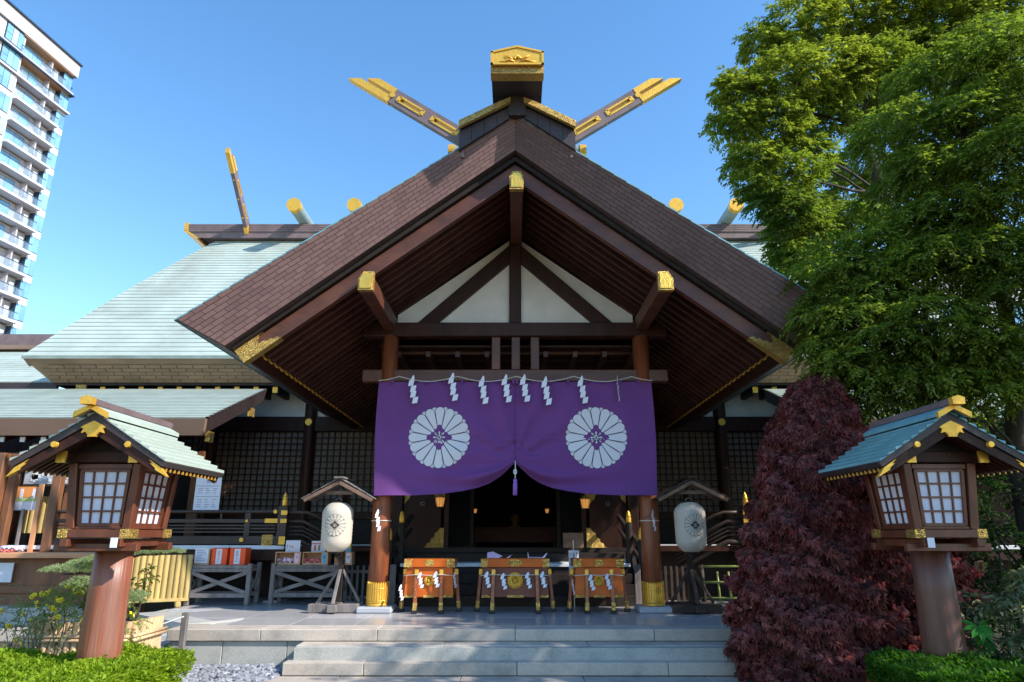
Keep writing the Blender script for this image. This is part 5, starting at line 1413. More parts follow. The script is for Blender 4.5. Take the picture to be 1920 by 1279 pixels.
one("white_plaster_band", "lacquer_white", S, box=(-13, -9.66, 13.22, 13.26, 2.34, 2.62))
one("back_wall", "wood_shop", S, box=(-9.4, -6.62, 14.6, 14.7, 0.3, 3.3))
one("inner_board", "wood_shop", S, box=(-8.62, -7.4, 13.36, 13.4, 1.3, 2.93))
one("shop_post", "wood_shop", S, box=(-8.60, -8.44, 12.9, 13.05, 1.29, 3.05), ch=.01)
one("side_wall", "wood_black", S, box=(-6.6, -6.5, 13.0, 13.9, .43, 3.0))
ct = one("counter", "wood_counter", S, box=(-13, -6.55, 12.35, 13.2, 1.20, 1.29), ch=.008)
one("counter_front", "wood_shop", S, box=(-13, -6.6, 12.55, 12.62, .30, 1.195))
one("white_board", "lacquer_white", S, box=(-9.62, -8.72, 12.48, 12.50, .80, 1.12))
one("counter_rail", "wood_shop", S, box=(-13, -6.6, 12.50, 12.55, .62, .74), ch=.006)
one("stone_base", "granite_base", S, box=(-13, -6.6, 12.3, 12.7, -.05, .42))
one("stone_base", "granite", S, box=(-13, -7.0, 11.6, 12.29, -.05, .14))
B().cyl((-9.90, 12.76, 1.50), (-9.90, 12.70, 1.50), .12, n=24).out("gold_boss", "gold_matt", S)
fr_ = one("shelf_frame", "wood_stand", S, box=(-9.42, -8.4, 13.3, 13.34, 2.48, 2.86))
one("menu_panel", "card_grey", S, box=(-9.38, -8.46, 13.27, 13.30, 2.52, 2.82))
bs = B()
for k in range(22): 
    x = -9.34 + random.random() * .82; z = 2.54 + random.random() * .16; bs.box(x, x + random.uniform(.03, .08), 13.262, 13.268, z, z + random.uniform(.03, .12))
bs.out("menu_print", "paper", S, kind='stuff')
t = thing("poster", "orange and green poster hanging over the amulet counter", "poster", (-9.15, 13.1, 2.05))
one("poster_sheet", "paper", t, box=(-9.40, -8.86, 13.10, 13.105, 2.03, 2.46)); 
one("print", "card_green", t, box=(-9.40, -8.86, 13.096, 13.0995, 2.19, 2.46)); one("print", "card_orange", t, box=(-9.35, -8.92, 13.092, 13.0955, 2.26, 2.46))
for x in (-9.25, -9.02): one("print", "paper", t, box=(x - .03, x + .03, 13.088, 13.0915, 2.24, 2.42))
B().beam((-8.80, 12.95, 1.29), (-8.80, 12.95, 2.50), .07, .05, up=(0, 1, 0)).out("window_stile", "wood_counter", S)
B().beam((-9.10, 13.0, 1.29), (-9.10, 13.0, 2.05), .05, .03, up=(0, 1, 0)).out("window_stile", "wood_grey", S)
cu = B()
for k in range(14): cu.cyl((-9.35 + .10 * k, 13.5, 1.62), (-9.35 + .10 * k, 13.5, 2.3), .055, n=10)
cu.out("curtain", "bamboo_old", S)
b = B()
for k in range(230):
    c = Vector((random.uniform(-9.62, -8.92), random.uniform(12.7, 13.1), 1.30 + random.random() * .10)); a = random.uniform(0, 3)
    b.frame(c, Vector((math.cos(a), math.sin(a), 0)), Vector((-math.sin(a), math.cos(a), 0)), Z_, .035, .02, .012)
solo(b, "amulet_tray", "amulet", "heap of small white and red amulets laid out on the shop counter", "amulets")['kind'] = 'stuff'
b = B()
for k in range(70):
    c = Vector((random.uniform(-9.62, -8.92), random.uniform(12.6, 12.75), 1.295 + random.random() * .05)); a = random.uniform(0, 3)
    b.frame(c, Vector((math.cos(a), math.sin(a), 0)), Vector((-math.sin(a), math.cos(a), 0)), Z_, .03, .02, .012)
solo(b, "amulet_row", "amulet_red", "row of red amulets along the front edge of the counter", "amulets")['kind'] = 'stuff'
def poster(x0, x1, z0, z1, y, lab, title):
    t = thing("price_list", lab, "poster", ((x0 + x1) / 2, y, z0))
    c = one("poster_sheet", "paper", t, box=(x0, x1, y, y + .008, z0, z1)); w, h = x1 - x0, z1 - z0
    if title: text("lettering", title, h * .11, t, (x0 + w * .62, y - .003, z1 - h * .13), "ink_soft")
    for zz in (.74, .42): one("print_band", "ink_soft", c, box=(x0 + .05 * w, x1 - .05 * w, y - .0015, y - .0003, z0 + zz * h, z0 + (zz + .012) * h))
    for cx in (.12, .42, .70):
        for zz in (.66, .60, .53, .33, .26, .19, .12): one("text_line", "ink_soft", c, box=(x0 + cx * w, x0 + (cx + random.uniform(.1, .2)) * w, y - .0015, y - .0003, z0 + zz * h, z0 + (zz + .014) * h))
poster(-6.02, -5.54, 2.015, 2.63, 13.12, "white price list poster standing on the veranda rail under the left lantern's roof", "御祈祷")
poster(-10.3, -9.68, 1.52, 2.12, 12.95, "white price list poster at the photo's left edge beside the shop post", "御守")
# far side wing roof behind the shop
Wg = thing("side_hall", "another green roofed shrine building behind, at the left edge under the tower", "building", (-18, 20, 0))
b = B()
for k in range(16):
    a, c = k / 16, (k + 1) / 16
    ya, yc = 17.8 + 6 * a, 17.8 + 6 * c; za, zc = 5.5 + 2.5 * a, 5.5 + 2.5 * c
    b.add([(-40, ya, za + .02), (-12.2 - 3.6 * a, ya, za + .02), (-12.2 - 3.6 * c, yc, zc), (-40, yc, zc), (-40, ya, za - .01), (-12.2 - 3.6 * a, ya, za - .01)], [(0, 1, 2, 3), (4, 5, 1, 0)])
b.out("roof", "patina", Wg)
one("fascia", "copper_dark", Wg, box=(-40, -12.2, 17.8, 17.9, 5.25, 5.5)); one("wall", "wood_dark", Wg, box=(-40, -12.6, 18.3, 25, 0, 5.4))
one("ridge", "copper_chigi", Wg, box=(-40, -16.3, 23.3, 24.3, 8.0, 8.45)); one("ridge_end", "gold_matt", Wg, box=(-18.9, -18.6, 23.2, 23.3, 8.0, 8.4))
one("ridge_skirt", "copper_brown", Wg, box=(-40, -15.9, 23.1, 24.5, 7.85, 7.99))

# ------------------------------------------------------------------ apartment tower
T = thing("apartment_tower", "tall white apartment tower with blue windows and balconies against the sky at the left", "tower", (-70, 78, 0))
org = Vector((-62.55, 83.0, 0)); da = Vector((-.137, -.9906, 0)).normalized(); nn = Vector((.9906, -.137, 0)).normalized()
def tp(a, d, z): return org + da * a + nn * d + Vector((0, 0, z))
def tb(name, m, a0, a1, d0, d1, z0, z1, par=T):
    b = B(); c = (tp(a0, d0, z0) + tp(a1, d1, z1)) / 2
    b.frame(c, da, nn, Z_, abs(a1 - a0) / 2, abs(d1 - d0) / 2, abs(z1 - z0) / 2); return b.out(name, m, par)
FH = 3.1; top = 64.2
tb("tower_wall", "tower_white", 0.3, 30, -22, -1.5, 0, top)
tb("roof_slab", "tower_grey", -.3, 30, -22, .35, top - .2, top + 1.8)
tb("roof_edge", "tower_frame", -.5, 30, -22, .6, top + 1.8, top + 2.0)
tb("tower_wall", "tower_white", 11.2, 30, -1.5, -.0, 0, top - .3)
for s_, (d, e, zz) in enumerate(((-1.6, -.9, 63.2), (-3.4, -1.7, 61.4))): 
    tb("roof_slab", "tower_grey", -1.2 - .9 * s_, 3, -20, d, zz - 2.2, zz); tb("roof_edge", "tower_frame", -1.5 - .9 * s_, 3, -20, d + .2, zz, zz + .25)
for i in range(18):
    z = top - FH * (i + 1)
    if z < 15: break
    topf = (i == 0)
    a_b0, a_b1 = 1.5, 8.2
    if topf: a_b1 = 8.8
    # slab and balcony
    sl = tb("balcony", "tower_white" if i > 1 else "tower_grey", a_b0 - .1 if i > 1 else -.1, a_b1 if i > 1 else 30, -1.45, .55 if i > 1 else .35, z - .12, z + .18)
    if i in (1,): tb("roof_edge", "tower_frame", -.2, 30, -1.4, .55, z + 2.75, z + 2.9)
    for k in range(6):
        a0 = a_b0 + k * (a_b1 - a_b0) / 6
        tb("rail_pane", "tower_rail", a0 + .04, a0 + (a_b1 - a_b0) / 6 - .04, .42 if i > 1 else .22, .45 if i > 1 else .25, z + .20, z + 1.2, sl)
    tb("rail_cap", "tower_frame", a_b0, a_b1, .40 if i > 1 else .20, .48 if i > 1 else .28, z + 1.2, z + 1.28, sl)
    if i < 2: tb("soffit", "tower_soffit", .4, a_b1, -1.4, .30, z + FH - .36, z + FH - .30, sl)
    # recessed wall with door-window and vertical divider
    tb("recess_wall", "tower_grey", a_b0, a_b1, -1.1, -.95, z + .18, z + FH - .3)
    w = tb("window", "tower_frame", 4.6, 7.6, -.94, -.86, z + .2, z + 2.5)
    for k in range(2): tb("pane", random.choice(("tower_glass", "tower_glass", "tower_glass", "tower_curtain")), 4.68 + k * 1.46, 6.06 + k * 1.46, -.86, -.83, z + .3, z + 2.4, w)
    tb("divider", "tower_grey", 3.5, 3.7, -.94, -.1, z + .2, z + FH - .32); tb("divider", "tower_white", 2.1, 2.7, -.94, -.5, z + .2, z + 2.0)
    tb("air_unit", "tower_curtain", 2.75, 3.4, -.94, -.55, z + .18, z + .85)
    # corner window stack
    w = tb("window", "tower_frame", -.1, 1.42, -1.4, -.25, z + .55, z + 2.75)
    for k in range(2): tb("pane", "tower_glass", -.05 + k * .74, .66 + k * .74, -.25, -.21, z + .65, z + 2.65, w)
    tb("pane", "tower_glass", -.14, -.10, -1.35, -.3, z + .65, z + 2.65, w)
    tb("spandrel", "tower_white", -.0, 1.4, -1.45, -.15, z - .45, z + .5)
    # window band left of the balconies
    w = tb("window", "tower_frame", 8.45, 11.1, -1.2, .03, z + .50, z + 2.80)
    for a0, a1 in ((8.52, 9.25), (9.32, 10.15), (10.22, 11.03)):
        if a0 > 10: 
            tb("pane", "tower_glass", a0, a1, .03, .07, z + .56, z + 1.5, w); tb("pane", "tower_glass", a0, a1, .03, .07, z + 1.56, z + 2.74, w)
        else: tb("pane", random.choice(("tower_glass", "tower_glass", "tower_glass", "tower_curtain")), a0, a1, .03, .07, z + .56, z + 2.74, w)
    tb("spandrel", "tower_white", 8.25, 11.2, -1.3, -.02, z - .5, z + .48)
    tb("pier", "tower_white", 8.22, 8.44, -1.3, .0, z + .48, z + FH - .5)
    w = tb("window", "tower_frame", 14.2, 17.2, -.3, .03, z + .5, z + 2.8)
    for k in range(3): tb("pane", "tower_glass", 14.3 + k * .96, 15.16 + k * .96, .03, .07, z + .56, z + 2.74, w)

# far building slivers behind the trees on the right
t = thing("far_building", "pale grey building glimpsed through the leaves at the far right", "building", (26, 34, 0))
one("wall", "tower_grey", t, box=(18, 40, 34, 44, 0, 15))
for i in range(4):
    for k in range(6):
        w = one("window", "tower_frame", t, box=(19 + k * 3.2, 20.8 + k * 3.2, 33.9, 34.0, 2 + i * 3.2, 3.7 + i * 3.2)); one("pane", "tower_glass", w, box=(19.1 + k * 3.2, 20.7 + k * 3.2, 33.86, 33.9, 2.1 + i * 3.2, 3.6 + i * 3.2))

# ------------------------------------------------------------------ vegetation
BACK_C = [(6.23, 12.5, 12.29, 0.85), (7.41, 13, 12.86, 0.9), (8.34, 13, 13.01, 1.0), (9.47, 13, 13.15, 1.1), (5.47, 12.5, 11.67, 0.55), (5.41, 12.7, 12.11, 0.4), (4.75, 12, 10.11, 0.6), (4.58, 12, 10.55, 0.35), (4.34, 12, 10.3, 0.3), (5.62, 12, 10.55, 0.8), (6.67, 12.3, 10.91, 0.9), (7.71, 12.5, 11.19, 0.8), (4.37, 12, 9.43, 0.5), (5.15, 12.2, 9.56, 0.8), (4.26, 12, 8.71, 0.42), (4.23, 12.2, 8.3, 0.35), (5.01, 12.4, 8.59, 0.7), (4.55, 12.3, 8.0, 0.45), (6.09, 13, 9.3, 0.7), (6.66, 13, 10.22, 0.7), (6.69, 13.2, 7.9, 0.7), (5.07, 12.5, 7.69, 0.55), (5.9, 13, 7.57, 0.7), (5.13, 12.6, 6.92, 0.5), (8.02, 14, 11.6, 0.7), (8.77, 13, 11.86, 0.9), (7.52, 13.5, 7.92, 0.6), (6.97, 14, 9.22, 0.5), (5.39, 12.2, 7.77, 0.5), (5.72, 12.6, 6.47, 0.6), (6.28, 12.8, 6.1, 0.7), (10.1, 13, 12.57, 1.2), (11.12, 13, 12.86, 1.2), (8.51, 14.6, 10.25, 0.8), (8.0, 14.6, 9.33, 0.7), (8.82, 14.2, 9.46, 0.75), (8.92, 14.6, 11.28, 0.8), (9.51, 14.4, 11.59, 0.8)]
FRONT_C = [(5.79, 9, 7.38, 0.65), (6.63, 9.2, 8.37, 0.75), (7.32, 9, 8.7, 0.8), (7.22, 8.6, 7.57, 0.8), (6.37, 8.6, 7.13, 0.7), (5.73, 8.6, 6.44, 0.55), (6.47, 8.4, 6.33, 0.75), (6.64, 8.2, 5.67, 0.7), (5.85, 8.4, 5.69, 0.6), (5.5, 8.8, 5.72, 0.5), (5.08, 8.8, 5.4, 0.5), (5.45, 8.4, 5.0, 0.6), (5.94, 8.2, 4.92, 0.7), (6.18, 8, 4.41, 0.6), (3.91, 8.7, 4.35, 0.24), (4.65, 8.8, 5.0, 0.5), (4.93, 8.6, 4.62, 0.55), (4.27, 8.8, 4.58, 0.38), (4.4, 8.5, 4.22, 0.5), (4.02, 8.5, 3.89, 0.33), (4.16, 8.3, 3.6, 0.42), (4.61, 8.2, 3.85, 0.5), (5.12, 8.1, 4.1, 0.55), (5.42, 8, 3.86, 0.5), (5.77, 7.9, 3.7, 0.5), (4.41, 8.2, 3.37, 0.38), (4.81, 8.1, 3.35, 0.42), (4.01, 8.5, 3.54, 0.28), (5.26, 8, 3.33, 0.4), (5.66, 7.8, 3.16, 0.4), (4.15, 8.9, 5.04, 0.25), (4.6, 9.2, 5.49, 0.4), (5.56, 9.3, 6.39, 0.4), (7.27, 8.4, 8.14, 0.8), (6.77, 8, 6.34, 0.8), (6.59, 8, 4.84, 0.8), (6.13, 7.9, 3.57, 0.6), (4.22, 8.4, 3.18, 0.3), (4.68, 8.3, 3.06, 0.28)]
def infill(cl, n, k=.75):
    out = list(cl)
    for _ in range(n):
        a, c = random.sample(cl, 2)
        for _t in range(30):
            a, c = random.sample(cl, 2)
            if math.dist(a[:3], c[:3]) < 1.6: break
        out.append(((a[0] + c[0]) / 2 + random.uniform(-.1, .1), (a[1] + c[1]) / 2 + random.uniform(.1, .6), (a[2] + c[2]) / 2 + random.uniform(-.1, .1), min(a[3], c[3]) * k))
    return out
BACK_C = [(x + (.48 if z < 9 and x < 5.2 else 0), y, z, r * .92) for x, y, z, r in BACK_C]
BACK_C = infill(BACK_C, 26, .65); FRONT_C = infill(FRONT_C, 30, .6)
def sprays(clusters, per, m, tw, flat=.8, droop=.5, outward=.75, ymax=None):
    """leaf positions and directions along drooping twigs that fan out of each clump"""
    P, D = [], []
    for (cx, cy, cz, r) in clusters:
        n = max(6, int(per * r * r))
        d = unit(n); d[:, 2] = np.abs(d[:, 2]) * np.where(rng.random(n) < .75, .8, -.7)
        rad = r * (.55 + .45 * rng.random(n) ** .6)
        p0 = np.array([cx, cy, cz]) + d * rad[:, None] * np.array([1, 1, flat])
        h = d * np.array([1, 1, .35]) + rng.normal(0, .35, (n, 3)); h /= np.linalg.norm(h, axis=1, keepdims=True)
        L = tw * rng.uniform(.6, 1.3, n) * (.6 + .4 * min(1, r))
        side = np.cross(h, [0, 0, 1.0]); side /= (np.linalg.norm(side, axis=1, keepdims=True) + 1e-6)
        for k in range(m):
            t = (k + .5) / m; sg = 1 if k % 2 else -1
            p = p0 + h * (L * t)[:, None]; p[:, 2] -= droop * L * t * t
            dd = h * .6 + side * sg * .75 + np.array([0, 0, -.28 - .5 * droop * t]) + rng.normal(0, .22, (n, 3))
            P.append(p); D.append(dd)
    return np.concatenate(P), np.concatenate(D)
def limb(b, pts, r0, r1):
    n = len(pts); b.tube(pts, [r0 + (r1 - r0) * i / (n - 1) for i in range(n)], 9)
def bend(a, c, k=5, w=.12):
    a, c = Vector(a), Vector(c); L = (c - a).length
    return [a.lerp(c, i / k) + Vector((random.uniform(-w, w), random.uniform(-w, w), random.uniform(-w, w) + .12 * math.sin(math.pi * i / k))) * L * .25 * (0 if i in (0, k) else 1) for i in range(k + 1)]
def tree(name, label, base, trunk, r0, clusters, per, m, tw, L, W, material, second=None, droop=.5, limbs=18, grp=None):
    t = thing(name, label, "tree", base, grp)
    b = B(); limb(b, [Vector(p) for p in trunk], r0, r0 * .35); tr = b.out("trunk", "bark", t)
    nodes = [Vector(p) for p in trunk[len(trunk) // 3:]]
    for c in sorted(clusters, key=lambda q: -q[3])[:limbs]:
        cv = Vector(c[:3]); nd = min(nodes, key=lambda q: (q - cv).length + max(0, q.z - cv.z) * 1.5)
        b = B(); limb(b, bend(nd, cv, 6), r0 * .17, .010)
        for _ in range(5):
            e = cv + Vector(unit(1)[0]) * c[3] * .8; limb(b, bend(cv.lerp(nd, random.uniform(0, .3)), e, 4), .009, .003)
        b.out("limb", "bark", t)
    if second:
        a = [c for i, c in enumerate(clusters) if i not in second[1]]; s2 = [c for i, c in enumerate(clusters) if i in second[1]]
    else: a, s2 = clusters, []
    P_, D_ = sprays(a, per, m, tw, droop=droop)
    leaves("crown", P_ - np.array(base), D_, L * rng.uniform(.7, 1.25, len(P_)), W * rng.uniform(.7, 1.2, len(P_)), material, t, kind='stuff')
    if s2:
        P_, D_ = sprays(s2, per, m, tw, droop=droop)
        leaves("crown", P_ - np.array(base), D_, L * rng.uniform(.7, 1.25, len(P_)), W * rng.uniform(.7, 1.2, len(P_)), second[0], t, kind='stuff')
    return t
tree("tall_tree", "tall tree with yellow-green feathery crown against the sky, behind the nearer tree", (8.6, 14.0, 0),
     [(8.6, 14, 0), (8.5, 13.9, 3), (8.3, 13.7, 6), (8.1, 13.5, 8.6), (7.6, 13.2, 10.2), (7.3, 13, 12)], .22, BACK_C, 520, 12, .30, .105, .045, "leaf_green",
     second=("leaf_sunlit", (0, 1, 2, 3, 4, 6, 7, 8, 9, 10, 12, 13, 14, 15, 31)), droop=.25, limbs=26)
tree("near_tree", "large drooping green tree overhanging the right roof corner and right garden lantern", (6.4, 8.9, 0),
     [(6.45, 8.9, 0), (6.35, 8.75, 1.5), (6.3, 8.65, 2.6), (6.45, 8.6, 3.6), (6.6, 8.7, 5), (6.5, 8.8, 6.6), (6.7, 8.9, 8.2)], .15, FRONT_C, 800, 12, .26, .080, .030, "leaf_green", droop=.7, limbs=30)
YG = [(5.45, 9.9, 3.25, .36), (5.15, 9.9, 2.98, .30), (5.9, 9.8, 3.05, .26), (6.7, 10.2, 3.2, .3), (4.9, 10.2, 3.3, .22)]
t = thing("young_tree", "young bright yellow-green shrub showing above the right garden lantern's roof", "shrub", (5.5, 9.9, 0))
b = B()
for c in YG: limb(b, bend((5.5 + random.uniform(-.1, .1), 9.9, 0), c[:3], 6, .05), .03, .006)
b.out("trunk", "bark", t)
P_, D_ = sprays(YG, 420, 12, .22, droop=.5); leaves("crown", P_ - np.array((5.5, 9.9, 0)), D_, .06, .024, "leaf_hedge", t, kind='stuff')
# unseen tree beyond the right edge, added and shaped to shade the court
NB = [(12.5, 3.5, 5, 2.0), (11.5, 2.5, 6.5, 1.9), (12.2, 1.5, 4, 1.9), (10.6, 1.2, 6.0, 1.6), (8.2, 6.6, 5.2, 1.2), (9.4, 6.8, 6.4, 1.5), (10.2, 6.0, 8.4, 1.7), (9.6, 5.2, 7.2, 1.5), (7.6, 5.2, 6.2, 1.2), (8.4, 4.6, 7.6, 1.3), (8.0, 5.4, 4.4, 1.0), (7.0, 4.4, 5.0, .9)]
tree("unseen_shade_tree", "unseen leafy green tree added beyond the right edge to shade the court", (9.4, 6.4, 0), [(9.4, 6.4, 0), (9.5, 6.3, 2.5), (9.4, 6.2, 5), (9.6, 6.3, 8), (9.7, 6.3, 10)], .28, NB, 75, 12, .5, .15, .07, "leaf_green", droop=.5, limbs=20)

# purple-red weeping maple
MZ = [(0, .92), (.6, 1.04), (1.1, .97), (1.45, .84), (1.8, .74), (2.27, .62), (2.8, .50), (3.2, .38), (3.42, .24), (3.52, .08)]
def maple_pts(n, cx, cy, tab, sx=1.0, sy=1.0, bump=.16):
    z = rng.random(n) ** .95 * tab[-1][0]
    r = np.interp(z, [q[0] for q in tab], [q[1] for q in tab])
    th = rng.uniform(-math.pi, math.pi, n)
    tier = .10 * np.sin(z * 17 + 2.2 * np.sin(th * 3) + 1.3 * np.sin(th * 7 + z * 5)) + bump * np.sin(th * 5 + z * 4.3) * np.sin(z * 3.1 + th * 2)
    rr = r * (1 + tier) * (1 - .16 * rng.random(n) ** 2)
    P_ = np.stack([cx + .018 * z ** 2 + .03 * z + sx * .95 * rr * np.cos(th), cy + sy * rr * np.sin(th), z], 1)
    D_ = np.stack([np.cos(th) * .55, np.sin(th) * .55, np.full(n, -.85)], 1) + rng.normal(0, .30, (n, 3))
    return P_, D_
mp_ = thing("weeping_maple", "dense dark purple-red weeping maple at the right end of the stone steps", "maple tree", (3.55, 8.35, 0))
A_ = maple_pts(30000, 3.47, 8.40, MZ); B_ = maple_pts(17000, 4.15, 8.65, [(0, .95), (.6, 1.05), (1.2, 1.0), (1.7, .86), (2.2, .62), (2.6, .40), (2.85, .12)])
P_ = np.concatenate([A_[0], B_[0]]); D_ = np.concatenate([A_[1], B_[1]]); off = np.array((3.55, 8.35, 0))
keep = P_[:, 1] < 9.2; P_, D_ = P_[keep], D_[keep]
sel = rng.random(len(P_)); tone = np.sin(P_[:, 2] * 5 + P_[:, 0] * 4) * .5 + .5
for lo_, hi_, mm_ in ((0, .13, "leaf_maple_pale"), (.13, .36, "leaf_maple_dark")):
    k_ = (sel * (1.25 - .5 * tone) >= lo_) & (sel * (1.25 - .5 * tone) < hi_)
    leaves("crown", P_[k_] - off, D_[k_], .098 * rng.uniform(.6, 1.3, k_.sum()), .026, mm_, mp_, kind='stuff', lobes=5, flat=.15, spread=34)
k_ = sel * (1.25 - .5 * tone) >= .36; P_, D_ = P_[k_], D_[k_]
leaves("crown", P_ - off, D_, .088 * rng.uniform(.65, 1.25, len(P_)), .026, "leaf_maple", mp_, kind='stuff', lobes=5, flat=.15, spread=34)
b = B(); limb(b, [Vector(p) for p in ((3.6, 8.5, 0), (3.55, 8.5, .8), (3.65, 8.45, 1.6), (3.5, 8.45, 2.4), (3.5, 8.4, 3.2))], .07, .02)
for k in range(26):
    z = .5 + k * .1; a = random.uniform(0, 6.28); r = float(np.interp(z, [q[0] for q in MZ], [q[1] for q in MZ]))
    limb(b, bend((3.58, 8.48, z), (3.6 + r * .8 * math.cos(a), 8.5 + r * .8 * math.sin(a), z + .1), 4), .018, .005)
b.out("trunk", "bark", mp_)

# dark evergreens behind and beside the right lantern
def shrub(name, lab, cl, per, m, tw, L, W, mt_, cat="shrub", droop=.4, lobes=1):
    x = sum(c[0] for c in cl) / len(cl); y = sum(c[1] for c in cl) / len(cl); t = thing(name, lab, cat, (x, y, 0))
    b = B()
    for c in cl: limb(b, bend((x, y, 0), c[:3], 5, .08), .022, .006)
    b.out("stem", "bark", t)
    P_, D_ = sprays(cl, per, m, tw, droop=droop); leaves("foliage", P_ - np.array((x, y, 0)), D_, L * rng.uniform(.7, 1.2, len(P_)), W * rng.uniform(.8, 1.2, len(P_)), mt_, t, kind='stuff', lobes=lobes)
    return t
shrub("evergreen_shrub", "dark evergreen shrub filling the shade between the maple and the right lantern's post", [(4.9, 8.9, .5, .6), (5.2, 9.3, 1.2, .6), (5.0, 9.6, 1.9, .55), (5.7, 9.2, .7, .6), (5.7, 9.5, 1.6, .6), (5.6, 9.9, 2.4, .55), (4.6, 9.7, 2.4, .4), (4.4, 9.6, .8, .6), (4.5, 9.8, 1.6, .5)], 190, 12, .3, .085, .036, "leaf_dark")
shrub("evergreen_shrub", "tall dark evergreen behind the right lantern at the photo's right edge", [(6.6, 8.4, .5, .6), (6.9, 8.6, 1.2, .65), (7.2, 8.8, 2.0, .7), (6.3, 8.0, 1.3, .5), (6.5, 8.2, 2.0, .5), (7.6, 9.2, 2.8, .7), (6.1, 9.0, .6, .6), (6.2, 9.5, 1.4, .6), (7.0, 9.6, 3.0, .55), (8.2, 10.0, 3.8, .7), (6.4, 9.9, 2.4, .5)], 170, 12, .32, .085, .034, "leaf_dark")
shrub("evergreen_shrub", "dark low shrub directly behind the right lantern post", [(4.6, 7.9, .35, .40), (5.0, 7.8, .5, .42), (5.4, 7.9, .9, .42), (5.5, 8.1, 1.5, .42), (5.8, 7.7, .5, .4)], 260, 12, .26, .07, .03, "leaf_dark")
shrub("variegated_shrub", "shrub with cream-edged leaves at the photo's lower right corner", [(4.42, 6.75, .62, .22), (4.55, 6.6, .92, .26), (4.8, 6.7, 1.15, .28), (4.75, 6.5, .70, .25), (4.95, 6.4, 1.0, .25), (4.3, 7.0, .95, .16)], 520, 9, .20, .085, .030, "leaf_variegated", droop=.9)
# fatsia: large palmate leaves
t = thing("fatsia_plant", "plant with a big glossy bright green palmate leaf beside the right lantern post", "plant", (4.2, 6.75, 0))
for (cx, cy, cz, R_, tl) in ((4.17, 6.62, .80, .17, .55), (4.05, 6.95, .70, .13, .3), (4.36, 6.85, .62, .12, .4), (6.6, 8.0, 1.9, .01, 0)):
    if R_ < .05: continue
    b = B(); c = Vector((cx, cy, cz)); nrm = Vector((.1, -.75, .65)).normalized(); ux = nrm.cross(Z_).normalized(); uy = nrm.cross(ux) 
    if uy.z > 0: uy = -uy
    for k in range(8):
        a = R(-115 + k * 33); d = uy * math.cos(a) + ux * math.sin(a); s_ = ux * math.cos(a) - uy * math.sin(a)
        r = R_ * (1 - .12 * abs(k - 3.5) / 3.5)
        V = [c, c + d * r * .35 + s_ * r * .10 + nrm * .012, c + d * r * .65 + s_ * r * .16 + nrm * .010, c + d * r - nrm * .02, c + d * r * .65 - s_ * r * .16 + nrm * .010, c + d * r * .35 - s_ * r * .10 + nrm * .012, c + d * r * .5]
        b.add(V, [(0, 1, 6), (1, 2, 6), (2, 3, 6), (3, 4, 6), (4, 5, 6), (5, 0, 6)])
    b.out("leaf", "leaf_fatsia", t)
    B().tube([c, c + Vector((.02, .08, -.15)), Vector((4.2, 6.78, .2)), Vector((4.2, 6.75, 0))], .008, 6).out("stem", "leaf_fatsia", t)

shrub("evergreen_shrub", "high dark evergreen closing the gap under the tree, beyond the right lantern's ridge", [(7.4, 11, 3.0, .8), (8.4, 11.2, 3.2, .9), (9.4, 11, 3.4, .9), (6.6, 11, 2.4, .7), (7.8, 11, 2.0, .9), (9.0, 10.6, 1.8, .9), (10.2, 11, 2.6, 1.0), (8.2, 11.4, 4.2, .7), (9.8, 11.4, 4.6, .9)], 130, 12, .34, .10, .042, "leaf_dark")
# clipped hedges
def hedge(lab, x0, x1, y0, y1, zt, n, m1, m2, hole=None):
    t = thing("hedge", lab, "hedge", ((x0 + x1) / 2, (y0 + y1) / 2, 0), "clipped hedges round the garden lanterns")
    one("branches", "soil", t, box=(x0 + .10, x1 - .10, y0 + .10, y1 - .10, -.02, zt - .13))
    org = np.array(((x0 + x1) / 2, (y0 + y1) / 2, 0))
    def bumpz(x, y): return .028 * np.sin(x * 5.1 + y * 2) + .022 * np.sin(y * 7 + x * 3) + .02 * np.sin(x * 13)
    nt_ = int(n * .6)
    x = rng.uniform(x0, x1, nt_); y = rng.uniform(y0, y1, nt_); z = zt + bumpz(x, y) - rng.random(nt_) ** 1.5 * .09 + np.where(rng.random(nt_) < .04, rng.random(nt_) * .05, 0)
    Pt = np.stack([x, y, z], 1); Dt = np.stack([rng.normal(0, .6, nt_), rng.normal(0, .6, nt_), np.full(nt_, .75)], 1)
    ns = n - nt_; f = rng.random(ns); per = (x1 - x0) * 1.0 / ((x1 - x0) + (y1 - y0))
    isf = f < per; dpt = rng.random(ns) ** 1.5 * .09
    xs = np.where(isf, rng.uniform(x0, x1, ns), np.where(rng.random(ns) < .5, x0 + dpt, x1 - dpt)); ys = np.where(isf, y0 + dpt, rng.uniform(y0, y1, ns)); zs = rng.uniform(0, zt, ns)
    w = .03 * np.sin(xs * 9 + zs * 11) + .03 * np.sin(zs * 17 + ys * 8); ys = ys + np.where(isf, w, 0); xs = xs + np.where(isf, 0, w)
    Ps = np.stack([xs, ys, zs], 1); Ds = np.stack([np.where(isf, 0, np.where(xs > (x0 + x1) / 2, .7, -.7)), np.where(isf, -.7, 0), np.full(ns, .5)], 1) + rng.normal(0, .45, (ns, 3))
    leaves("foliage", Pt - org, Dt, .042 * rng.uniform(.7, 1.3, nt_), .023, m1, t, kind='stuff')
    leaves("foliage", Ps - org, Ds, .042 * rng.uniform(.7, 1.3, ns), .023, m2, t, kind='stuff')
    return t
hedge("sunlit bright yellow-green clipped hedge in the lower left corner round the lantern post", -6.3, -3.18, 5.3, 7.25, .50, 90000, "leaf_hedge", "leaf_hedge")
hedge("shaded deep green clipped hedge in the lower right corner round the lantern post", 3.30, 6.1, 5.9, 7.0, .50, 70000, "leaf_hedge_shaded", "leaf_hedge_shaded")

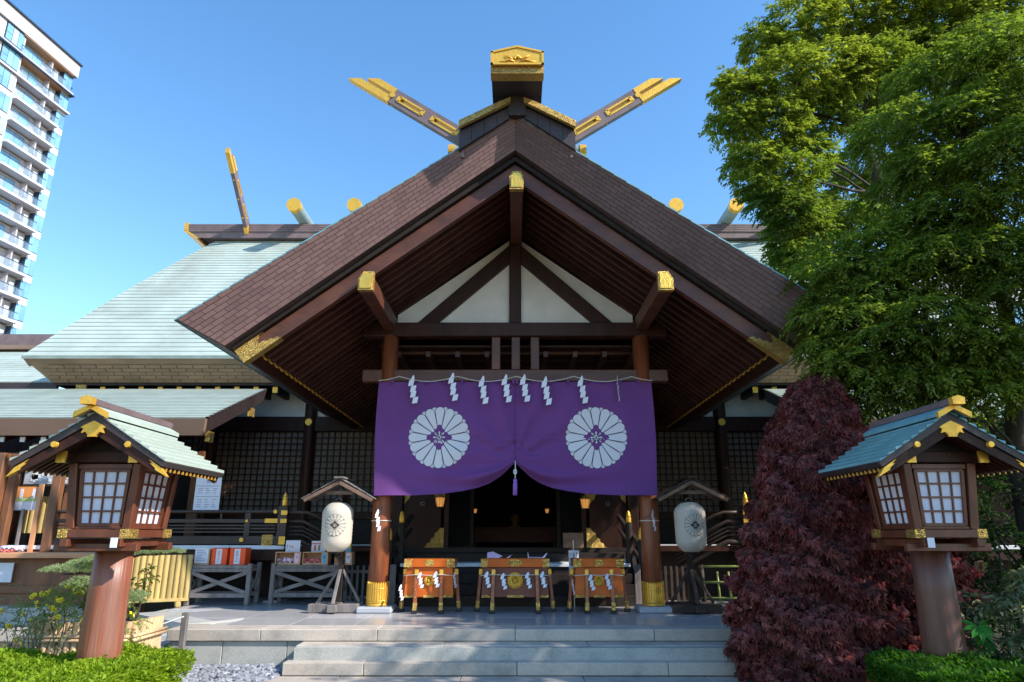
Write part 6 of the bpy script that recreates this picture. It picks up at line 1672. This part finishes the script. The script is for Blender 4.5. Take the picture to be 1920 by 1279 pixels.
# planter of split bamboo with a flowering bush and a cloud-pruned pine
pt_ = thing("bamboo_planter", "pale split bamboo planter behind the left lantern post", "planter", (-4.7, 8.3, 0))
for (a, c, nn_) in (((-5.25, 7.95), (-4.17, 8.0), 14), ((-4.17, 8.02), (-4.17, 8.65), 8), ((-5.25, 7.97), (-5.4, 8.6), 8)):
    for k in range(nn_):
        x = a[0] + (c[0] - a[0]) * (k + .5) / nn_; y = a[1] + (c[1] - a[1]) * (k + .5) / nn_
        B().cyl((x, y, -.02), (x, y, .68 + random.uniform(-.006, .006)), math.hypot(c[0] - a[0], c[1] - a[1]) / nn_ * .5, n=8).out("bamboo_slat", "bamboo_pale", pt_)
for z in (.50, .54):
    B().tube([(-5.3, 7.895, z), (-4.15, 7.945, z)], .018, 8).out("band", "bamboo_pale", pt_); B().tube([(-4.115, 7.95, z), (-4.115, 8.68, z)], .018, 8).out("band", "bamboo_pale", pt_)
one("planter_soil", "soil", pt_, box=(-5.22, -4.2, 8.03, 8.62, 0, .60))
BC = [(-4.62, 7.95, .86, .22), (-4.95, 8.0, .84, .24), (-4.45, 7.95, .80, .18), (-5.2, 8.05, .80, .2), (-4.8, 8.1, .98, .18), (-4.2, 8.0, .66, .14), (-5.0, 7.9, .68, .16)]
bt = shrub("flowering_bush", "bush of fine leaves with bright yellow flowers left of the lantern post", BC, 1000, 9, .17, .036, .017, "leaf_bush", droop=.3)
fb = BASE[bt]
me = B()
for k in range(7):
    a = 2 * math.pi * k / 7; me.lathe([(0, -.004), (.009, 0), (.006, .006), (0, .008)], (.011 * math.cos(a), .011 * math.sin(a), 0), 6, True)
fm = me.mesh("flower", "flower_yellow")
for k in range(46):
    c = random.choice(BC); d = Vector(unit(1)[0]); d.y = -abs(d.y); d.z = abs(d.z) * .8
    f = link("flower", fm, bt); f.location = Vector(c[:3]) + d * c[3] * 1.12 - fb; f.rotation_euler = (random.uniform(.4, 1.4), random.uniform(-.5, .5), random.uniform(0, 3)); s_ = random.uniform(.8, 1.7); f.scale = (s_, s_, s_)
# loose arching stems at the left edge
t = thing("arching_shrub", "loose shrub of thin arching stems with a few yellow blooms at the left edge", "shrub", (-4.9, 7.3, 0))
PL, DL = [], []
sb_ = B()
for k in range(26):
    x0 = random.uniform(-5.4, -4.55); y0 = random.uniform(7.3, 7.6); top_ = Vector((x0 + random.uniform(-.45, .35), y0 + random.uniform(-.2, .2), random.uniform(.7, 1.22))); end = top_ + Vector((random.uniform(-.4, .4), random.uniform(-.2, .1), random.uniform(-.25, .05)))
    pts = [Vector((x0, y0, 0)), Vector((x0, y0, 0)).lerp(top_, .55) + Vector((random.uniform(-.03, .03), 0, .05)), top_, end]
    q = []
    for i in range(13):
        u = i / 12; a_ = pts[0] * (1 - u) ** 3 + pts[1] * 3 * u * (1 - u) ** 2 + pts[2] * 3 * u * u * (1 - u) + pts[3] * u ** 3; q.append(a_)
        if i > 3:
            for _ in range(4): PL.append(tuple(a_ + Vector(unit(1)[0]) * .02)); DL.append(tuple(Vector(unit(1)[0]) + Vector((0, 0, .3))))
    sb_.tube(q, [.006 - .0003 * i for i in range(13)], 5)
sb_.out("stem", "stem_grey", t, kind='stuff')
leaves("foliage", np.array(PL) - np.array((-4.9, 7.3, 0)), np.array(DL), .034, .012, "leaf_bush", t, kind='stuff')
for k in range(12):
    p = random.choice(PL); f = link("flower", fm, t); f.location = Vector(p) - BASE[t]; f.rotation_euler = (1.2, 0, random.uniform(0, 3)); f.scale = (1.4, 1.4, 1.4)
# pine
t = thing("pine_tree", "small cloud-pruned pine with pale green needle pads, partly behind the left lantern post", "pine tree", (-4.9, 8.75, 0))
PADS = [(-5.42, 8.6, 1.17, .20, .055), (-5.18, 8.7, 1.16, .17, .06), (-5.22, 8.8, 1.24, .22, .06), (-5.05, 8.4, 1.02, .17, .075), (-5.0, 8.7, 1.28, .2, .07), (-4.40, 8.8, 1.38, .27, .05), (-4.58, 8.7, 1.37, .2, .05), (-4.68, 8.8, .86, .20, .07), (-4.55, 8.6, .82, .15, .06), (-4.9, 8.9, 1.5, .2, .06), (-4.8, 8.6, 1.0, .16, .06)]
b = B(); limb(b, [Vector(p) for p in ((-4.9, 8.75, 0), (-4.85, 8.7, .5), (-5.0, 8.75, .9), (-4.85, 8.8, 1.25), (-4.9, 8.85, 1.5))], .06, .02)
for p in PADS: limb(b, bend((-4.92, 8.76, min(1.3, p[2] - .04)), (p[0], p[1], p[2] - .03), 5, .1), .022, .006)
b.out("trunk", "bark", t)
Pn, Dn = [], []
for (x, y, z, r, h) in [(a, b_, c, d_ * 1.15, e_ * 1.3) for a, b_, c, d_, e_ in PADS]:
    for _ in range(int(3600 * r)):
        a = random.uniform(0, 6.28); rr = r * math.sqrt(random.random()); c = np.array([x + rr * math.cos(a), y + rr * math.sin(a), z + h * (1 - (rr / r) ** 2) * random.uniform(.3, 1) + .012 * math.sin(a * 9 + rr * 40)])
        for q in range(4): Pn.append(c); Dn.append(np.array([random.gauss(0, .6) + math.cos(a) * .4, random.gauss(0, .6) + math.sin(a) * .4, .8]))
leaves("needles", np.array(Pn) - np.array((-4.9, 8.75, 0)), np.array(Dn), .036, .005, "leaf_pine", t, kind='stuff')
shrub("leafy_shrub", "small mid-green shrub in front of the yellow bamboo screen", [(-4.72, 9.0, .95, .13), (-4.62, 9.0, 1.05, .12), (-4.75, 9.0, .60, .16), (-4.6, 9.0, 1.15, .08), (-4.6, 9.0, .5, .1)], 900, 9, .12, .045, .022, "leaf_green")
shrub("low_shrub", "low dark shrub behind the flowering bush at the shop's stone base", [(-6.4, 9.6, .3, .4), (-5.8, 9.4, .3, .35), (-5.6, 9.6, .6, .3)], 300, 9, .16, .05, .022, "leaf_dark")
